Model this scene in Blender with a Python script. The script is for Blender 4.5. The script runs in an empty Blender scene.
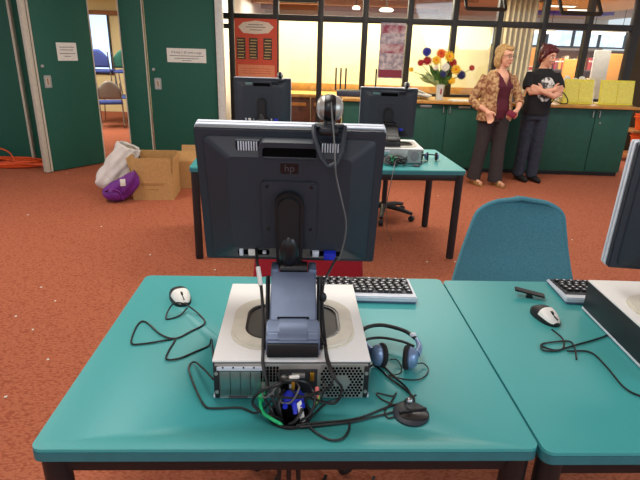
import bpy, bmesh, math, random
from mathutils import Vector, Matrix
random.seed(7)
PI = math.pi
SC = bpy.context.scene
COL = SC.collection

# ------------------------------------------------------------------ camera
def set_camera():
    f, pitch, roll, H = 514.5, 0.359, 0.031, 1.515
    cd = bpy.data.cameras.new('camera'); co = bpy.data.objects.new('camera', cd); COL.objects.link(co)
    cd.sensor_fit = 'HORIZONTAL'; cd.sensor_width = 36.0; cd.lens = 36.0 * f / 640.0
    cd.clip_start = 0.05; cd.clip_end = 100
    fw = Vector((0, math.cos(pitch), -math.sin(pitch))); r = Vector((1, 0, 0)); u = r.cross(fw)
    c, s = math.cos(roll), math.sin(roll)
    r2 = c * r + s * u; u2 = -s * r + c * u; b = -fw
    co.matrix_world = Matrix(((r2.x, u2.x, b.x, 0), (r2.y, u2.y, b.y, 0), (r2.z, u2.z, b.z, H), (0, 0, 0, 1)))
    SC.camera = co
set_camera()

# ------------------------------------------------------------------ world, lights, exposure
wd = bpy.data.worlds.new('world'); SC.world = wd; wd.use_nodes = True
wd.node_tree.nodes['Background'].inputs[0].default_value = (0.80, 0.90, 1.0, 1)
wd.node_tree.nodes['Background'].inputs[1].default_value = 0.85
SC.view_settings.view_transform = 'Standard'
SC.view_settings.look = 'None'
SC.view_settings.gamma = 1.0
SC.view_settings.use_curve_mapping = False
SC.view_settings.exposure = 0.15
def area(name, loc, size, power, col, target=None, sy=None):
    l = bpy.data.lights.new(name, 'AREA'); l.shape = 'RECTANGLE'; l.size = size; l.size_y = sy or size
    l.energy = power; l.color = col
    o = bpy.data.objects.new(name, l); COL.objects.link(o); o.location = loc
    if target is not None:
        o.rotation_euler = (Vector(target) - Vector(loc)).to_track_quat('-Z', 'Y').to_euler()
    return o
area('ceiling_light_desk', (-0.4, 1.9, 2.7), 0.7, 30, (1, 0.97, 0.90), sy=1.6)
area('ceiling_light_near', (-0.6, -1.2, 2.7), 0.7, 26, (1, 0.97, 0.92), sy=1.6)
area('ceiling_light_middle', (0.8, 4.8, 2.7), 1.6, 48, (1, 0.95, 0.86), sy=0.6)
area('counter_fill', (3.3, 5.3, 2.7), 1.2, 18, (1, 0.95, 0.86), sy=0.6)  # added fill light, brightens the yellow cards at the counter end
area('ceiling_light_left', (-2.8, 3.6, 2.7), 0.6, 42, (1, 0.92, 0.82), sy=1.6)
area('cool_fill', (3.4, -0.8, 2.6), 2.4, 80, (0.76, 0.91, 1.0), (0.9, 1.2, 0.7), sy=2.4)  # added cool fill near ceiling height, aimed at the desks; no window here
area('office_light', (0.4, 8.0, 2.3), 3.6, 120, (1, 0.93, 0.74), sy=0.6)
area('office_back_light', (0.4, 10.6, 2.3), 3.6, 90, (1, 0.9, 0.78), sy=1.5)
area('library_light', (4.6, 9.6, 2.3), 2.0, 110, (1, 0.93, 0.85), sy=2.4)
area('side_room_light', (-4.2, 9.2, 2.3), 1.2, 85, (1, 0.95, 0.85), sy=1.6)

# ------------------------------------------------------------------ materials
MATS = {}
def lin(c):
    return tuple(((v / 255) / 12.92 if v / 255 <= 0.04045 else ((v / 255 + 0.055) / 1.055) ** 2.4) for v in c)
def mat(name, rgb, rough=0.5, metal=0.0, spec=0.5, noise=0.0, nscale=30, bump=0.0, emit=0.0, rgb2=None, coat=0.0):
    m = bpy.data.materials.new(name); m.use_nodes = True
    nt = m.node_tree; b = nt.nodes['Principled BSDF']
    b.inputs['Roughness'].default_value = rough; b.inputs['Metallic'].default_value = metal
    b.inputs['Specular IOR Level'].default_value = spec
    b.inputs['Coat Weight'].default_value = coat
    c = lin(rgb)
    b.inputs['Base Color'].default_value = (*c, 1)
    tc = nt.nodes.new('ShaderNodeTexCoord'); nz = nt.nodes.new('ShaderNodeTexNoise')
    nz.inputs['Scale'].default_value = nscale; nz.inputs['Detail'].default_value = 3
    nt.links.new(tc.outputs['Object'], nz.inputs['Vector'])
    rp = nt.nodes.new('ShaderNodeValToRGB')
    c2 = lin(rgb2) if rgb2 else tuple(v * (1 - (noise or 0.04)) for v in c)
    c1 = c if rgb2 else tuple(min(1, v * (1 + (noise or 0.04))) for v in c)
    rp.color_ramp.elements[0].color = (*c2, 1); rp.color_ramp.elements[1].color = (*c1, 1)
    rp.color_ramp.elements[0].position = 0.4; rp.color_ramp.elements[1].position = 0.6
    nt.links.new(nz.outputs['Fac'], rp.inputs[0]); nt.links.new(rp.outputs[0], b.inputs['Base Color'])
    if bump:
        bp = nt.nodes.new('ShaderNodeBump'); bp.inputs['Strength'].default_value = bump; bp.inputs['Distance'].default_value = 0.003
        nt.links.new(nz.outputs['Fac'], bp.inputs['Height']); nt.links.new(bp.outputs[0], b.inputs['Normal'])
    if emit:
        b.inputs['Emission Color'].default_value = (*c, 1); b.inputs['Emission Strength'].default_value = emit
    MATS[name] = m
    return m
mat('teal_laminate', (64, 158, 160), 0.42, noise=0.03, nscale=300)
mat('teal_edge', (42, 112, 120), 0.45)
mat('black_metal', (20, 19, 22), 0.45)
mat('black_plastic', (19, 20, 24), 0.48, nscale=200, bump=0.05)
mat('charcoal_plastic', (36, 44, 54), 0.5, nscale=300, bump=0.08)
mat('glossy_black', (14, 15, 19), 0.32)
mat('black_hole', (3, 3, 4), 0.9, spec=0.1)
mat('silver_plastic', (206, 214, 226), 0.5, metal=0.1)
mat('slate_plastic', (98, 112, 138), 0.36, metal=0.35)
mat('pc_top', (232, 233, 232), 0.5, noise=0.02, nscale=400)
mat('pc_side', (34, 36, 40), 0.45)
mat('steel', (168, 172, 168), 0.38, metal=0.7)
mat('slot_steel', (120, 150, 148), 0.3, metal=0.8)
mat('beige_plastic', (216, 212, 198), 0.5)
mat('tray_dark', (70, 68, 64), 0.5)
mat('white_plastic', (232, 232, 228), 0.45)
mat('key_black', (28, 30, 33), 0.45)
mat('port_blue', (28, 46, 190), 0.45)
mat('cable_black', (18, 18, 20), 0.45)
mat('cable_green', (26, 175, 110), 0.4)
mat('cable_grey', (96, 96, 96), 0.45)
mat('plug_gold', (180, 140, 50), 0.35, metal=0.8)
mat('plug_pink', (225, 120, 120), 0.5)
mat('plug_lime', (150, 210, 90), 0.5)
mat('headset_blue', (120, 146, 184), 0.3, metal=0.4)
mat('foam_black', (26, 26, 28), 0.9, bump=0.3)
mat('satin_silver', (178, 178, 172), 0.35, metal=0.6)
mat('screen_black', (8, 9, 11), 0.3)
mat('green_panel', (20, 88, 72), 0.65, noise=0.06, nscale=60)
mat('green_cabinet', (22, 84, 68), 0.55, noise=0.07, nscale=10)
mat('cream_trim', (196, 190, 172), 0.6)
mat('white_trim', (214, 216, 210), 0.55)
mat('dark_frame', (36, 33, 30), 0.5)
mat('cream_wall', (238, 226, 176), 0.8, noise=0.02, nscale=2)
mat('white_paint', (222, 220, 210), 0.8)
mat('peach_ceiling', (196, 160, 126), 0.8, noise=0.05, nscale=3)
mat('office_beam', (150, 104, 66), 0.6)
mat('wood_orange', (196, 138, 62), 0.45, noise=0.10, nscale=14)
mat('wood_light', (206, 158, 84), 0.4, noise=0.10, nscale=18)
mat('wood_dark', (92, 52, 30), 0.5, noise=0.2, nscale=12)
mat('paper', (228, 228, 218), 0.7)
mat('ink', (70, 66, 74), 0.7)
mat('poster_red', (206, 78, 52), 0.6)
mat('poster_peach', (226, 142, 100), 0.6)
mat('poster_banner', (226, 210, 190), 0.6)
mat('poster_dark', (62, 54, 44), 0.6, noise=0.3, nscale=60)
mat('poster_gold', (196, 168, 104), 0.6)
mat('pink_poster', (150, 60, 84), 0.6, rgb2=(206, 186, 190), nscale=7)
mat('maroon_poster', (134, 42, 66), 0.6)
mat('pale_poster', (206, 196, 200), 0.6, rgb2=(150, 140, 156), nscale=16)
mat('cardboard', (190, 148, 92), 0.75, noise=0.05, nscale=40)
mat('cardboard_in', (168, 124, 70), 0.8)
mat('white_sack', (214, 208, 202), 0.6, noise=0.05, nscale=14, bump=0.4)
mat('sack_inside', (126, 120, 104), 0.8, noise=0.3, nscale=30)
mat('purple_bag', (112, 36, 136), 0.55, noise=0.12, nscale=12, bump=0.3)
mat('orange_cord', (226, 84, 30), 0.5)
mat('chair_teal', (76, 136, 152), 0.9, noise=0.10, nscale=160, bump=0.35)
mat('chair_red', (168, 28, 44), 0.9, noise=0.08, nscale=160, bump=0.3)
mat('chair_blue', (58, 74, 138), 0.85)
mat('chair_green', (34, 92, 78), 0.85)
mat('chair_grey', (142, 134, 124), 0.6)
mat('chrome', (170, 172, 176), 0.25, metal=0.9)
mat('table_blue', (60, 90, 150), 0.5)
mat('skin', (226, 168, 138), 0.55, noise=0.04, nscale=20)
mat('lips', (180, 84, 82), 0.5)
mat('eye', (40, 30, 26), 0.3)
mat('hair_blonde', (186, 148, 92), 0.6, noise=0.25, nscale=60, bump=0.5)
mat('hair_red', (86, 22, 28), 0.5, noise=0.35, nscale=60, bump=0.5)
mat('maroon_knit', (84, 18, 38), 0.85, noise=0.1, nscale=100)
mat('floral', (200, 164, 116), 0.85, rgb2=(136, 84, 56), nscale=26)
mat('trousers_dark', (50, 44, 44), 0.85, noise=0.1, nscale=30)
mat('jeans_dark', (42, 50, 64), 0.85, noise=0.2, nscale=22)
mat('sandal_gold', (176, 136, 70), 0.4, metal=0.4)
mat('shoe_black', (18, 18, 20), 0.5)
mat('wallet_maroon', (130, 30, 56), 0.5)
mat('yellow_card', (244, 232, 84), 0.6, noise=0.08, nscale=50)
mat('yellow_pale', (240, 232, 120), 0.6)
mat('orange_panel', (226, 152, 54), 0.7)
mat('orange_plastic', (226, 92, 30), 0.5)
mat('curtain', (222, 206, 166), 0.85)
mat('sign_red', (206, 56, 36), 0.6)
mat('shelf_wood', (170, 112, 54), 0.6)
mat('shelf_steel', (78, 72, 66), 0.5)
mat('olive_paint', (74, 62, 34), 0.7)
mat('purple_paint', (104, 76, 196), 0.7)
mat('yellow_paint', (240, 200, 96), 0.7)
mat('lamp_glow', (255, 244, 222), 0.5, emit=3.0)
mat('daylight', (190, 220, 255), 0.5, emit=1.1)
mat('far_window', (212, 228, 246), 0.5, emit=1.2, rgb2=(96, 128, 168), nscale=5)
mat('petal_blue', (46, 50, 150), 0.6)
mat('petal_yellow', (244, 190, 22), 0.6)
mat('petal_orange', (232, 98, 26), 0.6)
mat('petal_red', (170, 30, 36), 0.6)
mat('petal_white', (236, 232, 214), 0.6)
mat('petal_navy', (44, 46, 96), 0.6)
mat('leaf_green', (76, 120, 48), 0.6, noise=0.2)
mat('leaf_pale', (168, 184, 120), 0.6, noise=0.15)
mat('glass_vase', (216, 220, 214), 0.15)
mat('dark_tray', (52, 56, 74), 0.45)
mat('desk_grey', (120, 124, 128), 0.45)
BOOKC = [(168, 60, 44), (222, 214, 196), (70, 84, 120), (196, 150, 60), (120, 70, 50), (60, 110, 90), (210, 190, 160), (150, 40, 60)]
for i, c in enumerate(BOOKC): mat('book_%d' % i, c, 0.6)
def carpet():
    m = bpy.data.materials.new('carpet'); m.use_nodes = True; nt = m.node_tree; b = nt.nodes['Principled BSDF']
    b.inputs['Roughness'].default_value = 0.95; b.inputs['Specular IOR Level'].default_value = 0.15
    tc = nt.nodes.new('ShaderNodeTexCoord')
    mp = nt.nodes.new('ShaderNodeMapping'); mp.inputs['Rotation'].default_value = (0, 0, 0.55); mp.inputs['Scale'].default_value = (1, 1.9, 1)
    nt.links.new(tc.outputs['Object'], mp.inputs[0])
    v = nt.nodes.new('ShaderNodeTexVoronoi'); v.inputs['Scale'].default_value = 62; v.distance = 'CHEBYCHEV'
    v2 = nt.nodes.new('ShaderNodeTexNoise'); v2.inputs['Scale'].default_value = 220; v2.inputs['Detail'].default_value = 2
    v3 = nt.nodes.new('ShaderNodeTexNoise'); v3.inputs['Scale'].default_value = 1.2
    nt.links.new(mp.outputs[0], v.inputs['Vector'])
    for n in (v2, v3): nt.links.new(tc.outputs['Object'], n.inputs['Vector'])
    r = nt.nodes.new('ShaderNodeValToRGB'); e = r.color_ramp.elements
    e[0].position = 0.0; e[0].color = (*lin((188, 116, 86)), 1)
    e[1].position = 0.62; e[1].color = (*lin((158, 86, 62)), 1)
    x = r.color_ramp.elements.new(0.42); x.color = (*lin((180, 106, 78)), 1)
    nt.links.new(v.outputs['Distance'], r.inputs[0])
    mx = nt.nodes.new('ShaderNodeMix'); mx.data_type = 'RGBA'; mx.blend_type = 'MULTIPLY'; mx.inputs[0].default_value = 0.6
    r2 = nt.nodes.new('ShaderNodeValToRGB'); r2.color_ramp.elements[0].position = 0.35; r2.color_ramp.elements[1].position = 0.65
    r2.color_ramp.elements[0].color = (0.72, 0.66, 0.66, 1); r2.color_ramp.elements[1].color = (1.1, 1.1, 1.1, 1)
    nt.links.new(v2.outputs['Fac'], r2.inputs[0]); nt.links.new(r.outputs[0], mx.inputs[6]); nt.links.new(r2.outputs[0], mx.inputs[7])
    nt.links.new(mx.outputs[2], b.inputs['Base Color'])
    bp = nt.nodes.new('ShaderNodeBump'); bp.inputs['Strength'].default_value = 0.5; bp.inputs['Distance'].default_value = 0.004
    nt.links.new(v2.outputs['Fac'], bp.inputs['Height']); nt.links.new(bp.outputs[0], b.inputs['Normal'])
    MATS['carpet'] = m
carpet()
def glass():
    m = bpy.data.materials.new('window_glass'); m.use_nodes = True; nt = m.node_tree
    nt.nodes.remove(nt.nodes['Principled BSDF'])
    t = nt.nodes.new('ShaderNodeBsdfTransparent'); g = nt.nodes.new('ShaderNodeBsdfGlossy'); mx = nt.nodes.new('ShaderNodeMixShader')
    t.inputs[0].default_value = (0.97, 0.98, 0.96, 1); g.inputs['Roughness'].default_value = 0.03
    mx.inputs[0].default_value = 0.05
    nt.links.new(t.outputs[0], mx.inputs[1]); nt.links.new(g.outputs[0], mx.inputs[2])
    nt.links.new(mx.outputs[0], nt.nodes['Material Output'].inputs[0])
    MATS['window_glass'] = m
glass()
def shirt_print():
    # black cotton with a pale printed roundel on the chest
    m = bpy.data.materials.new('printed_shirt'); m.use_nodes = True; nt = m.node_tree; b = nt.nodes['Principled BSDF']
    b.inputs['Roughness'].default_value = 0.9
    tc = nt.nodes.new('ShaderNodeTexCoord'); mp = nt.nodes.new('ShaderNodeMapping')
    mp.inputs['Location'].default_value = (-0.045 / 0.125, 0.20 / 0.20, -1.09 / 0.15)
    mp.inputs['Scale'].default_value = (1 / 0.125, 1 / 0.20, 1 / 0.15)
    nt.links.new(tc.outputs['Object'], mp.inputs[0])
    ln = nt.nodes.new('ShaderNodeVectorMath'); ln.operation = 'LENGTH'; nt.links.new(mp.outputs[0], ln.inputs[0])
    lt = nt.nodes.new('ShaderNodeMath'); lt.operation = 'LESS_THAN'; lt.inputs[1].default_value = 1.0; nt.links.new(ln.outputs['Value'], lt.inputs[0])
    nz = nt.nodes.new('ShaderNodeTexNoise'); nz.inputs['Scale'].default_value = 24; nt.links.new(tc.outputs['Object'], nz.inputs[0])
    rp = nt.nodes.new('ShaderNodeValToRGB'); rp.color_ramp.elements[0].position = 0.46; rp.color_ramp.elements[1].position = 0.56
    rp.color_ramp.elements[0].color = (0.06, 0.06, 0.06, 1); rp.color_ramp.elements[1].color = (0.75, 0.74, 0.7, 1)
    nt.links.new(nz.outputs['Fac'], rp.inputs[0])
    mx = nt.nodes.new('ShaderNodeMix'); mx.data_type = 'RGBA'; mx.inputs[6].default_value = (0.008, 0.008, 0.01, 1)
    nt.links.new(lt.outputs[0], mx.inputs[0]); nt.links.new(rp.outputs[0], mx.inputs[7]); nt.links.new(mx.outputs[2], b.inputs['Base Color'])
    MATS['printed_shirt'] = m
shirt_print()

# ------------------------------------------------------------------ mesh helpers
class MB:
    def __init__(s, *mats):
        s.bm = bmesh.new(); s.mats = list(mats)
    def _mi(s, m):
        if m is None: return 0
        if m not in s.mats: s.mats.append(m)
        return s.mats.index(m)
    def _add(s, tmp, M, m):
        mi = s._mi(m)
        if M is not None: bmesh.ops.transform(tmp, matrix=M, verts=tmp.verts)
        mp = {}
        for v in tmp.verts: mp[v] = s.bm.verts.new(v.co)
        for f in tmp.faces:
            try:
                nf = s.bm.faces.new([mp[v] for v in f.verts]); nf.material_index = mi
            except ValueError: pass
        tmp.free(); return s
    def box(s, c, size, m=None, bev=0.0, M=None, seg=2, rot=0):
        t = bmesh.new(); bmesh.ops.create_cube(t, size=1)
        bmesh.ops.scale(t, vec=size, verts=t.verts)
        if bev: bmesh.ops.bevel(t, geom=t.edges[:], offset=bev, segments=seg, affect='EDGES', profile=0.5)
        L = Matrix.Translation(c) @ Matrix.Rotation(rot, 4, 'Z')
        return s._add(t, (M @ L) if M is not None else L, m)
    def prism(s, pts, z0, z1, m=None, M=None, bev=0.0):
        t = bmesh.new(); n = len(pts)
        a = [t.verts.new((p[0], p[1], z0)) for p in pts]; b = [t.verts.new((p[0], p[1], z1)) for p in pts]
        t.faces.new(a[::-1]); t.faces.new(b)
        for i in range(n): t.faces.new((a[i], a[(i + 1) % n], b[(i + 1) % n], b[i]))
        bmesh.ops.recalc_face_normals(t, faces=t.faces)
        if bev: bmesh.ops.bevel(t, geom=t.edges[:], offset=bev, segments=2, affect='EDGES')
        return s._add(t, M, m)
    def ring(s, outer, inner, z0, z1, m=None, M=None):
        t = bmesh.new(); n = len(outer)
        L = [[t.verts.new((p[0], p[1], z)) for p in q] for q, z in ((outer, z0), (outer, z1), (inner, z1), (inner, z0))]
        for k in range(4):
            A, B = L[k], L[(k + 1) % 4]
            for i in range(n): t.faces.new((A[i], A[(i + 1) % n], B[(i + 1) % n], B[i]))
        bmesh.ops.recalc_face_normals(t, faces=t.faces)
        return s._add(t, M, m)
    def cyl(s, p0, p1, r0, r1=None, m=None, seg=20, M=None):
        return s.tube([p0, p1], [r0, r0 if r1 is None else r1], m, seg, M)
    def tube(s, pts, r, m=None, seg=8, M=None, flat=1.0):
        pts = [Vector(p) for p in pts]; n = len(pts)
        rs = r if isinstance(r, (list, tuple)) else [r] * n
        t = bmesh.new(); rings = []
        tan = []
        for i in range(n):
            a = pts[max(i - 1, 0)]; b = pts[min(i + 1, n - 1)]; d = (b - a)
            tan.append(d.normalized() if d.length > 1e-9 else Vector((0, 0, 1)))
        up = Vector((0, 0, 1)) if abs(tan[0].z) < 0.9 else Vector((0, 1, 0))
        x = tan[0].cross(up).normalized()
        for i in range(n):
            x = (x - tan[i] * x.dot(tan[i])).normalized(); y = tan[i].cross(x)
            rings.append([t.verts.new(pts[i] + x * math.cos(2 * PI * k / seg) * rs[i] + y * math.sin(2 * PI * k / seg) * rs[i] * flat) for k in range(seg)])
        for i in range(n - 1):
            for k in range(seg): t.faces.new((rings[i][k], rings[i][(k + 1) % seg], rings[i + 1][(k + 1) % seg], rings[i + 1][k]))
        t.faces.new(rings[0][::-1]); t.faces.new(rings[-1])
        bmesh.ops.recalc_face_normals(t, faces=t.faces)
        return s._add(t, M, m)
    def ell(s, c, r, m=None, M=None, R=None, u=20, v=12):
        t = bmesh.new(); bmesh.ops.create_uvsphere(t, u_segments=u, v_segments=v, radius=1)
        bmesh.ops.scale(t, vec=r, verts=t.verts)
        L = Matrix.Translation(c) @ (R if R is not None else Matrix.Identity(4))
        return s._add(t, (M @ L) if M is not None else L, m)
    def lathe(s, prof, c=(0, 0, 0), m=None, seg=32, M=None, sx=1, sy=1):
        t = bmesh.new(); R = []
        for r_, z in prof:
            R.append([t.verts.new((c[0] + r_ * sx * math.cos(2 * PI * k / seg), c[1] + r_ * sy * math.sin(2 * PI * k / seg), c[2] + z)) for k in range(seg)])
        for i in range(len(R) - 1):
            for k in range(seg): t.faces.new((R[i][k], R[i][(k + 1) % seg], R[i + 1][(k + 1) % seg], R[i + 1][k]))
        t.faces.new(R[0][::-1]); t.faces.new(R[-1])
        bmesh.ops.recalc_face_normals(t, faces=t.faces)
        return s._add(t, M, m)
    def loft(s, secs, m=None, M=None, seg=28, e=2.3):
        # secs: (x, y, z, rx, ry, yaw) horizontal super-ellipse sections
        t = bmesh.new(); R = []
        for (x, y, z, rx, ry, yaw) in secs:
            ring = []
            for k in range(seg):
                a = 2 * PI * k / seg; ca, sa = math.cos(a), math.sin(a)
                px = rx * math.copysign(abs(ca) ** (2 / e), ca); py = ry * math.copysign(abs(sa) ** (2 / e), sa)
                ring.append(t.verts.new((x + px * math.cos(yaw) - py * math.sin(yaw), y + px * math.sin(yaw) + py * math.cos(yaw), z)))
            R.append(ring)
        for i in range(len(R) - 1):
            for k in range(seg): t.faces.new((R[i][k], R[i][(k + 1) % seg], R[i + 1][(k + 1) % seg], R[i + 1][k]))
        t.faces.new(R[0][::-1]); t.faces.new(R[-1])
        bmesh.ops.recalc_face_normals(t, faces=t.faces)
        return s._add(t, M, m)
    def grid(s, f, nu, nv, m=None, M=None):
        t = bmesh.new(); V = [[t.verts.new(f(i / nu, j / nv)) for j in range(nv + 1)] for i in range(nu + 1)]
        for i in range(nu):
            for j in range(nv): t.faces.new((V[i][j], V[i + 1][j], V[i + 1][j + 1], V[i][j + 1]))
        return s._add(t, M, m)
    def build(s, name, parent=None, smooth=True, ang=38):
        me = bpy.data.meshes.new(name); s.bm.to_mesh(me); s.bm.free()
        for m in s.mats: me.materials.append(MATS[m])
        if smooth:
            me.polygons.foreach_set('use_smooth', [True] * len(me.polygons))
            me.set_sharp_from_angle(angle=math.radians(ang))
        o = bpy.data.objects.new(name, me); COL.objects.link(o)
        if parent is not None: o.parent = parent
        return o
def tag(o, label, cat, group=None):
    o['label'] = label; o['category'] = cat
    if group: o['group'] = group
    return o
def struct(o): o['kind'] = 'structure'; return o
def thing(name, label, cat, loc=(0, 0, 0), rz=0, group=None):
    o = bpy.data.objects.new(name, None); COL.objects.link(o); o.empty_display_size = 0.1
    o.location = loc; o.rotation_euler = (0, 0, rz)
    return tag(o, label, cat, group)
def kids(o): return [c for c in bpy.data.objects if c.parent == o]
def dup(root, loc, rz=None, label=None):
    r = root.copy(); COL.objects.link(r); r.location = loc
    if rz is not None: r.rotation_euler = (0, 0, rz)
    if label: r['label'] = label
    for ch in kids(root):
        c = ch.copy(); COL.objects.link(c); c.parent = r
        for g in kids(ch):
            d = g.copy(); COL.objects.link(d); d.parent = c
    return r
def spline(pts, n=7):
    P = [Vector(p) for p in pts]; out = []
    P = [P[0] * 2 - P[1]] + P + [P[-1] * 2 - P[-2]]
    for i in range(1, len(P) - 2):
        a, b, c, d = P[i - 1:i + 3]
        for k in range(n):
            t = k / n
            out.append(0.5 * ((2 * b) + (c - a) * t + (2 * a - 5 * b + 4 * c - d) * t * t + (3 * b - a - 3 * c + d) * t ** 3))
    out.append(P[-2]); return out
def rrect(w, h, r, n=6, cx=0, cy=0):
    out = []
    for (sx, sy, a0) in ((1, 1, 0), (-1, 1, PI / 2), (-1, -1, PI), (1, -1, 1.5 * PI)):
        for k in range(n + 1):
            a = a0 + PI / 2 * k / n
            out.append((cx + sx * (w / 2 - r) + r * math.cos(a), cy + sy * (h / 2 - r) + r * math.sin(a)))
    return out
def frame(ex, ey, ez, o):
    ex, ey, ez = Vector(ex), Vector(ey), Vector(ez)
    return Matrix(((ex.x, ey.x, ez.x, o[0]), (ex.y, ey.y, ez.y, o[1]), (ex.z, ey.z, ez.z, o[2]), (0, 0, 0, 1)))
def remesh(o, voxel, it=6, cut=None, solid=0):
    m = o.modifiers.new('r', 'REMESH'); m.mode = 'VOXEL'; m.voxel_size = voxel
    s_ = o.modifiers.new('s', 'SMOOTH'); s_.iterations = it; s_.factor = 0.5
    bpy.context.view_layer.update()
    dg = bpy.context.evaluated_depsgraph_get()
    me = bpy.data.meshes.new_from_object(o.evaluated_get(dg))
    o.modifiers.clear()
    mats = [x for x in o.data.materials]
    if cut:
        bm = bmesh.new(); bm.from_mesh(me)
        bmesh.ops.delete(bm, geom=[f for f in bm.faces if cut(f.calc_center_median())], context='FACES')
        bm.to_mesh(me); bm.free()
    me.materials.clear()
    for x in mats: me.materials.append(x)
    me.polygons.foreach_set('use_smooth', [True] * len(me.polygons))
    o.data = me
    if solid:
        sm = o.modifiers.new('solid', 'SOLIDIFY'); sm.thickness = solid; sm.offset = 0
    return o
def text_mesh(body, size, m, name, parent, M):
    cu = bpy.data.curves.new('t', 'FONT'); cu.body = body; cu.size = size; cu.align_x = 'CENTER'; cu.align_y = 'CENTER'; cu.extrude = 0.0004
    to = bpy.data.objects.new('t', cu); COL.objects.link(to)
    bpy.context.view_layer.update()
    me = bpy.data.meshes.new_from_object(to.evaluated_get(bpy.context.evaluated_depsgraph_get()))
    bpy.data.objects.remove(to); me.transform(M); me.materials.clear(); me.materials.append(MATS[m])
    o = bpy.data.objects.new(name, me); COL.objects.link(o); o.parent = parent
    return o
FACE = lambda x, y, z: frame((1, 0, 0), (0, 0, 1), (0, -1, 0), (x, y, z))   # upright sheet facing the camera side (-y)

# ------------------------------------------------------------------ room shell
struct(MB('carpet').box((0, 5.5, -0.05), (16, 19, 0.1)).build('floor', smooth=False))
struct(MB('white_paint').box((0, 2.0, 2.8), (14, 11, 0.08)).build('ceiling', smooth=False))
struct(MB('peach_ceiling').box((1.0, 11.3, 2.45), (13, 7.4, 0.08)).build('ceiling', smooth=False))
# glazed wall: mullions every 0.594 m with a transom rail
g = MB('dark_frame')
MX = [-1.27 + 0.594 * k for k in range(10)]
for k, x in enumerate(MX):
    z0 = 0.0 if x < 0.2 or x > 4.0 else 0.90
    g.box((x + (0.03 if k == 9 else 0), 7.45, (z0 + 2.44) / 2), (0.075 if k < 9 else 0.11, 0.10, 2.44 - z0), bev=0.006)
g.box((1.62, 7.45, 1.865), (6.1, 0.09, 0.075), bev=0.006)
g.box((2.0, 7.45, 0.925), (3.6, 0.09, 0.05), bev=0.005)
g.box((-0.5, 7.45, 0.05), (1.5, 0.09, 0.10), bev=0.006)
g.box((-1.44, 7.45, 1.22), (0.035, 0.08, 2.44), bev=0.004)
g.box((-1.35, 7.45, 1.74), (0.16, 0.08, 0.06), bev=0.004)
g.box((1.5, 7.45, 2.42), (6.4, 0.10, 0.06), bev=0.004)
wall = struct(g.build('window_1'))
for k in range(9):
    x0, x1 = MX[k] + 0.038, MX[k + 1] - 0.038
    z0 = 0.1 if x1 < 0.2 else 0.95
    MB('window_glass').box(((x0 + x1) / 2, 7.45, (z0 + 1.83) / 2), (x1 - x0, 0.006, 1.83 - z0)).build('window_pane', wall, smooth=False)
    if k not in (1, 5, 7): MB('window_glass').box(((x0 + x1) / 2, 7.45, 2.15), (x1 - x0, 0.006, 0.49)).build('window_pane', wall, smooth=False)
# open awning sashes in the upper lights (top hinged, swung out)
for k, zb, out in ((1, 2.065, 0.05), (5, 2.02, 0.30), (7, 2.00, 0.34)):
    x0, x1 = MX[k] + 0.05, MX[k + 1] - 0.05
    a = math.atan2(out, 2.38 - zb); L = math.hypot(out, 2.38 - zb)
    M = Matrix.Translation(((x0 + x1) / 2, 7.40, 2.38)) @ Matrix.Rotation(-a, 4, 'X')
    sh = MB('dark_frame'); w = x1 - x0
    for (cx, cz, sx, sz) in ((0, -L, w, 0.035), (0, 0, w, 0.035), (-w / 2, -L / 2, 0.035, L), (w / 2, -L / 2, 0.035, L)):
        sh.box((cx, 0, cz), (sx, 0.03, sz), M=M)
    o = sh.build('window_sash', wall)
    MB('window_glass').box((0, 0, -L / 2), (w - 0.035, 0.005, L - 0.035), M=M).build('window_pane', o, smooth=False)
pd = MB('dark_frame')
for x in (0.149, 0.214, 0.283, 0.695):
    pd.tube([(x, 7.40, 0.965), (x, 7.355, 0.965), (x, 7.355, 1.25), (x, 7.40, 1.25)], 0.011)
pd.build('door_handle', wall)

# office behind the glass (left bays)
struct(MB('cream_wall').box((0.35, 8.75, 0.965), (4.5, 0.10, 1.93)).build('wall_back', smooth=False))
struct(MB('white_paint').box((1.0, 15.0, 1.22), (13, 0.1, 2.44)).build('wall_far', smooth=False))
struct(MB('white_paint').box((-1.55, 10.6, 1.22), (0.1, 5.9, 2.44)).build('wall_left_2', smooth=False))
tr = MB('wood_orange').box((0.35, 8.68, 0.905), (4.4, 0.03, 0.12), bev=0.004)
struct(tr.build('trim_1'))
bb = MB('office_beam')
for y in (9.6, 11.2, 12.8): bb.box((0.5, y, 2.35), (4.1, 0.12, 0.12), bev=0.01)
struct(bb.build('trim_2'))
wd_ = thing('office_bench', 'light wooden counter top on dark wooden cupboards behind the glass', 'bench', (-0.45, 8.2, 0))
MB('wood_light').box((0, 0, 0.83), (1.5, 0.6, 0.05), bev=0.006).build('worktop', wd_)
for k in range(3):
    MB('wood_dark').box((-0.48 + k * 0.48, 0.02, 0.40), (0.465, 0.5, 0.8), bev=0.006).build('cupboard', wd_)
    MB('wood_orange').box((-0.48 + k * 0.48, -0.24, 0.70), (0.36, 0.02, 0.05), bev=0.004).build('rail', wd_)
for (x, y, r, lb) in ((1.05, 10.0, 0.13, 'round white pendant lamp seen through the upper glass above the pink poster'), (0.50, 9.7, 0.07, 'small white spot lamp beneath the office ceiling left of the round pendant')):
    l = thing('pendant_lamp', lb, 'lamp', (x, y, 2.16))
    MB('lamp_glow').lathe([(0.001, -0.03), (r * 0.8, -0.025), (r, 0.0), (r * 0.7, 0.03), (0.001, 0.035)], seg=24).build('lamp_shade', l)
    MB('dark_frame').cyl((0, 0, 0.03), (0, 0, 0.25), 0.01).build('stem', l)

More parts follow.
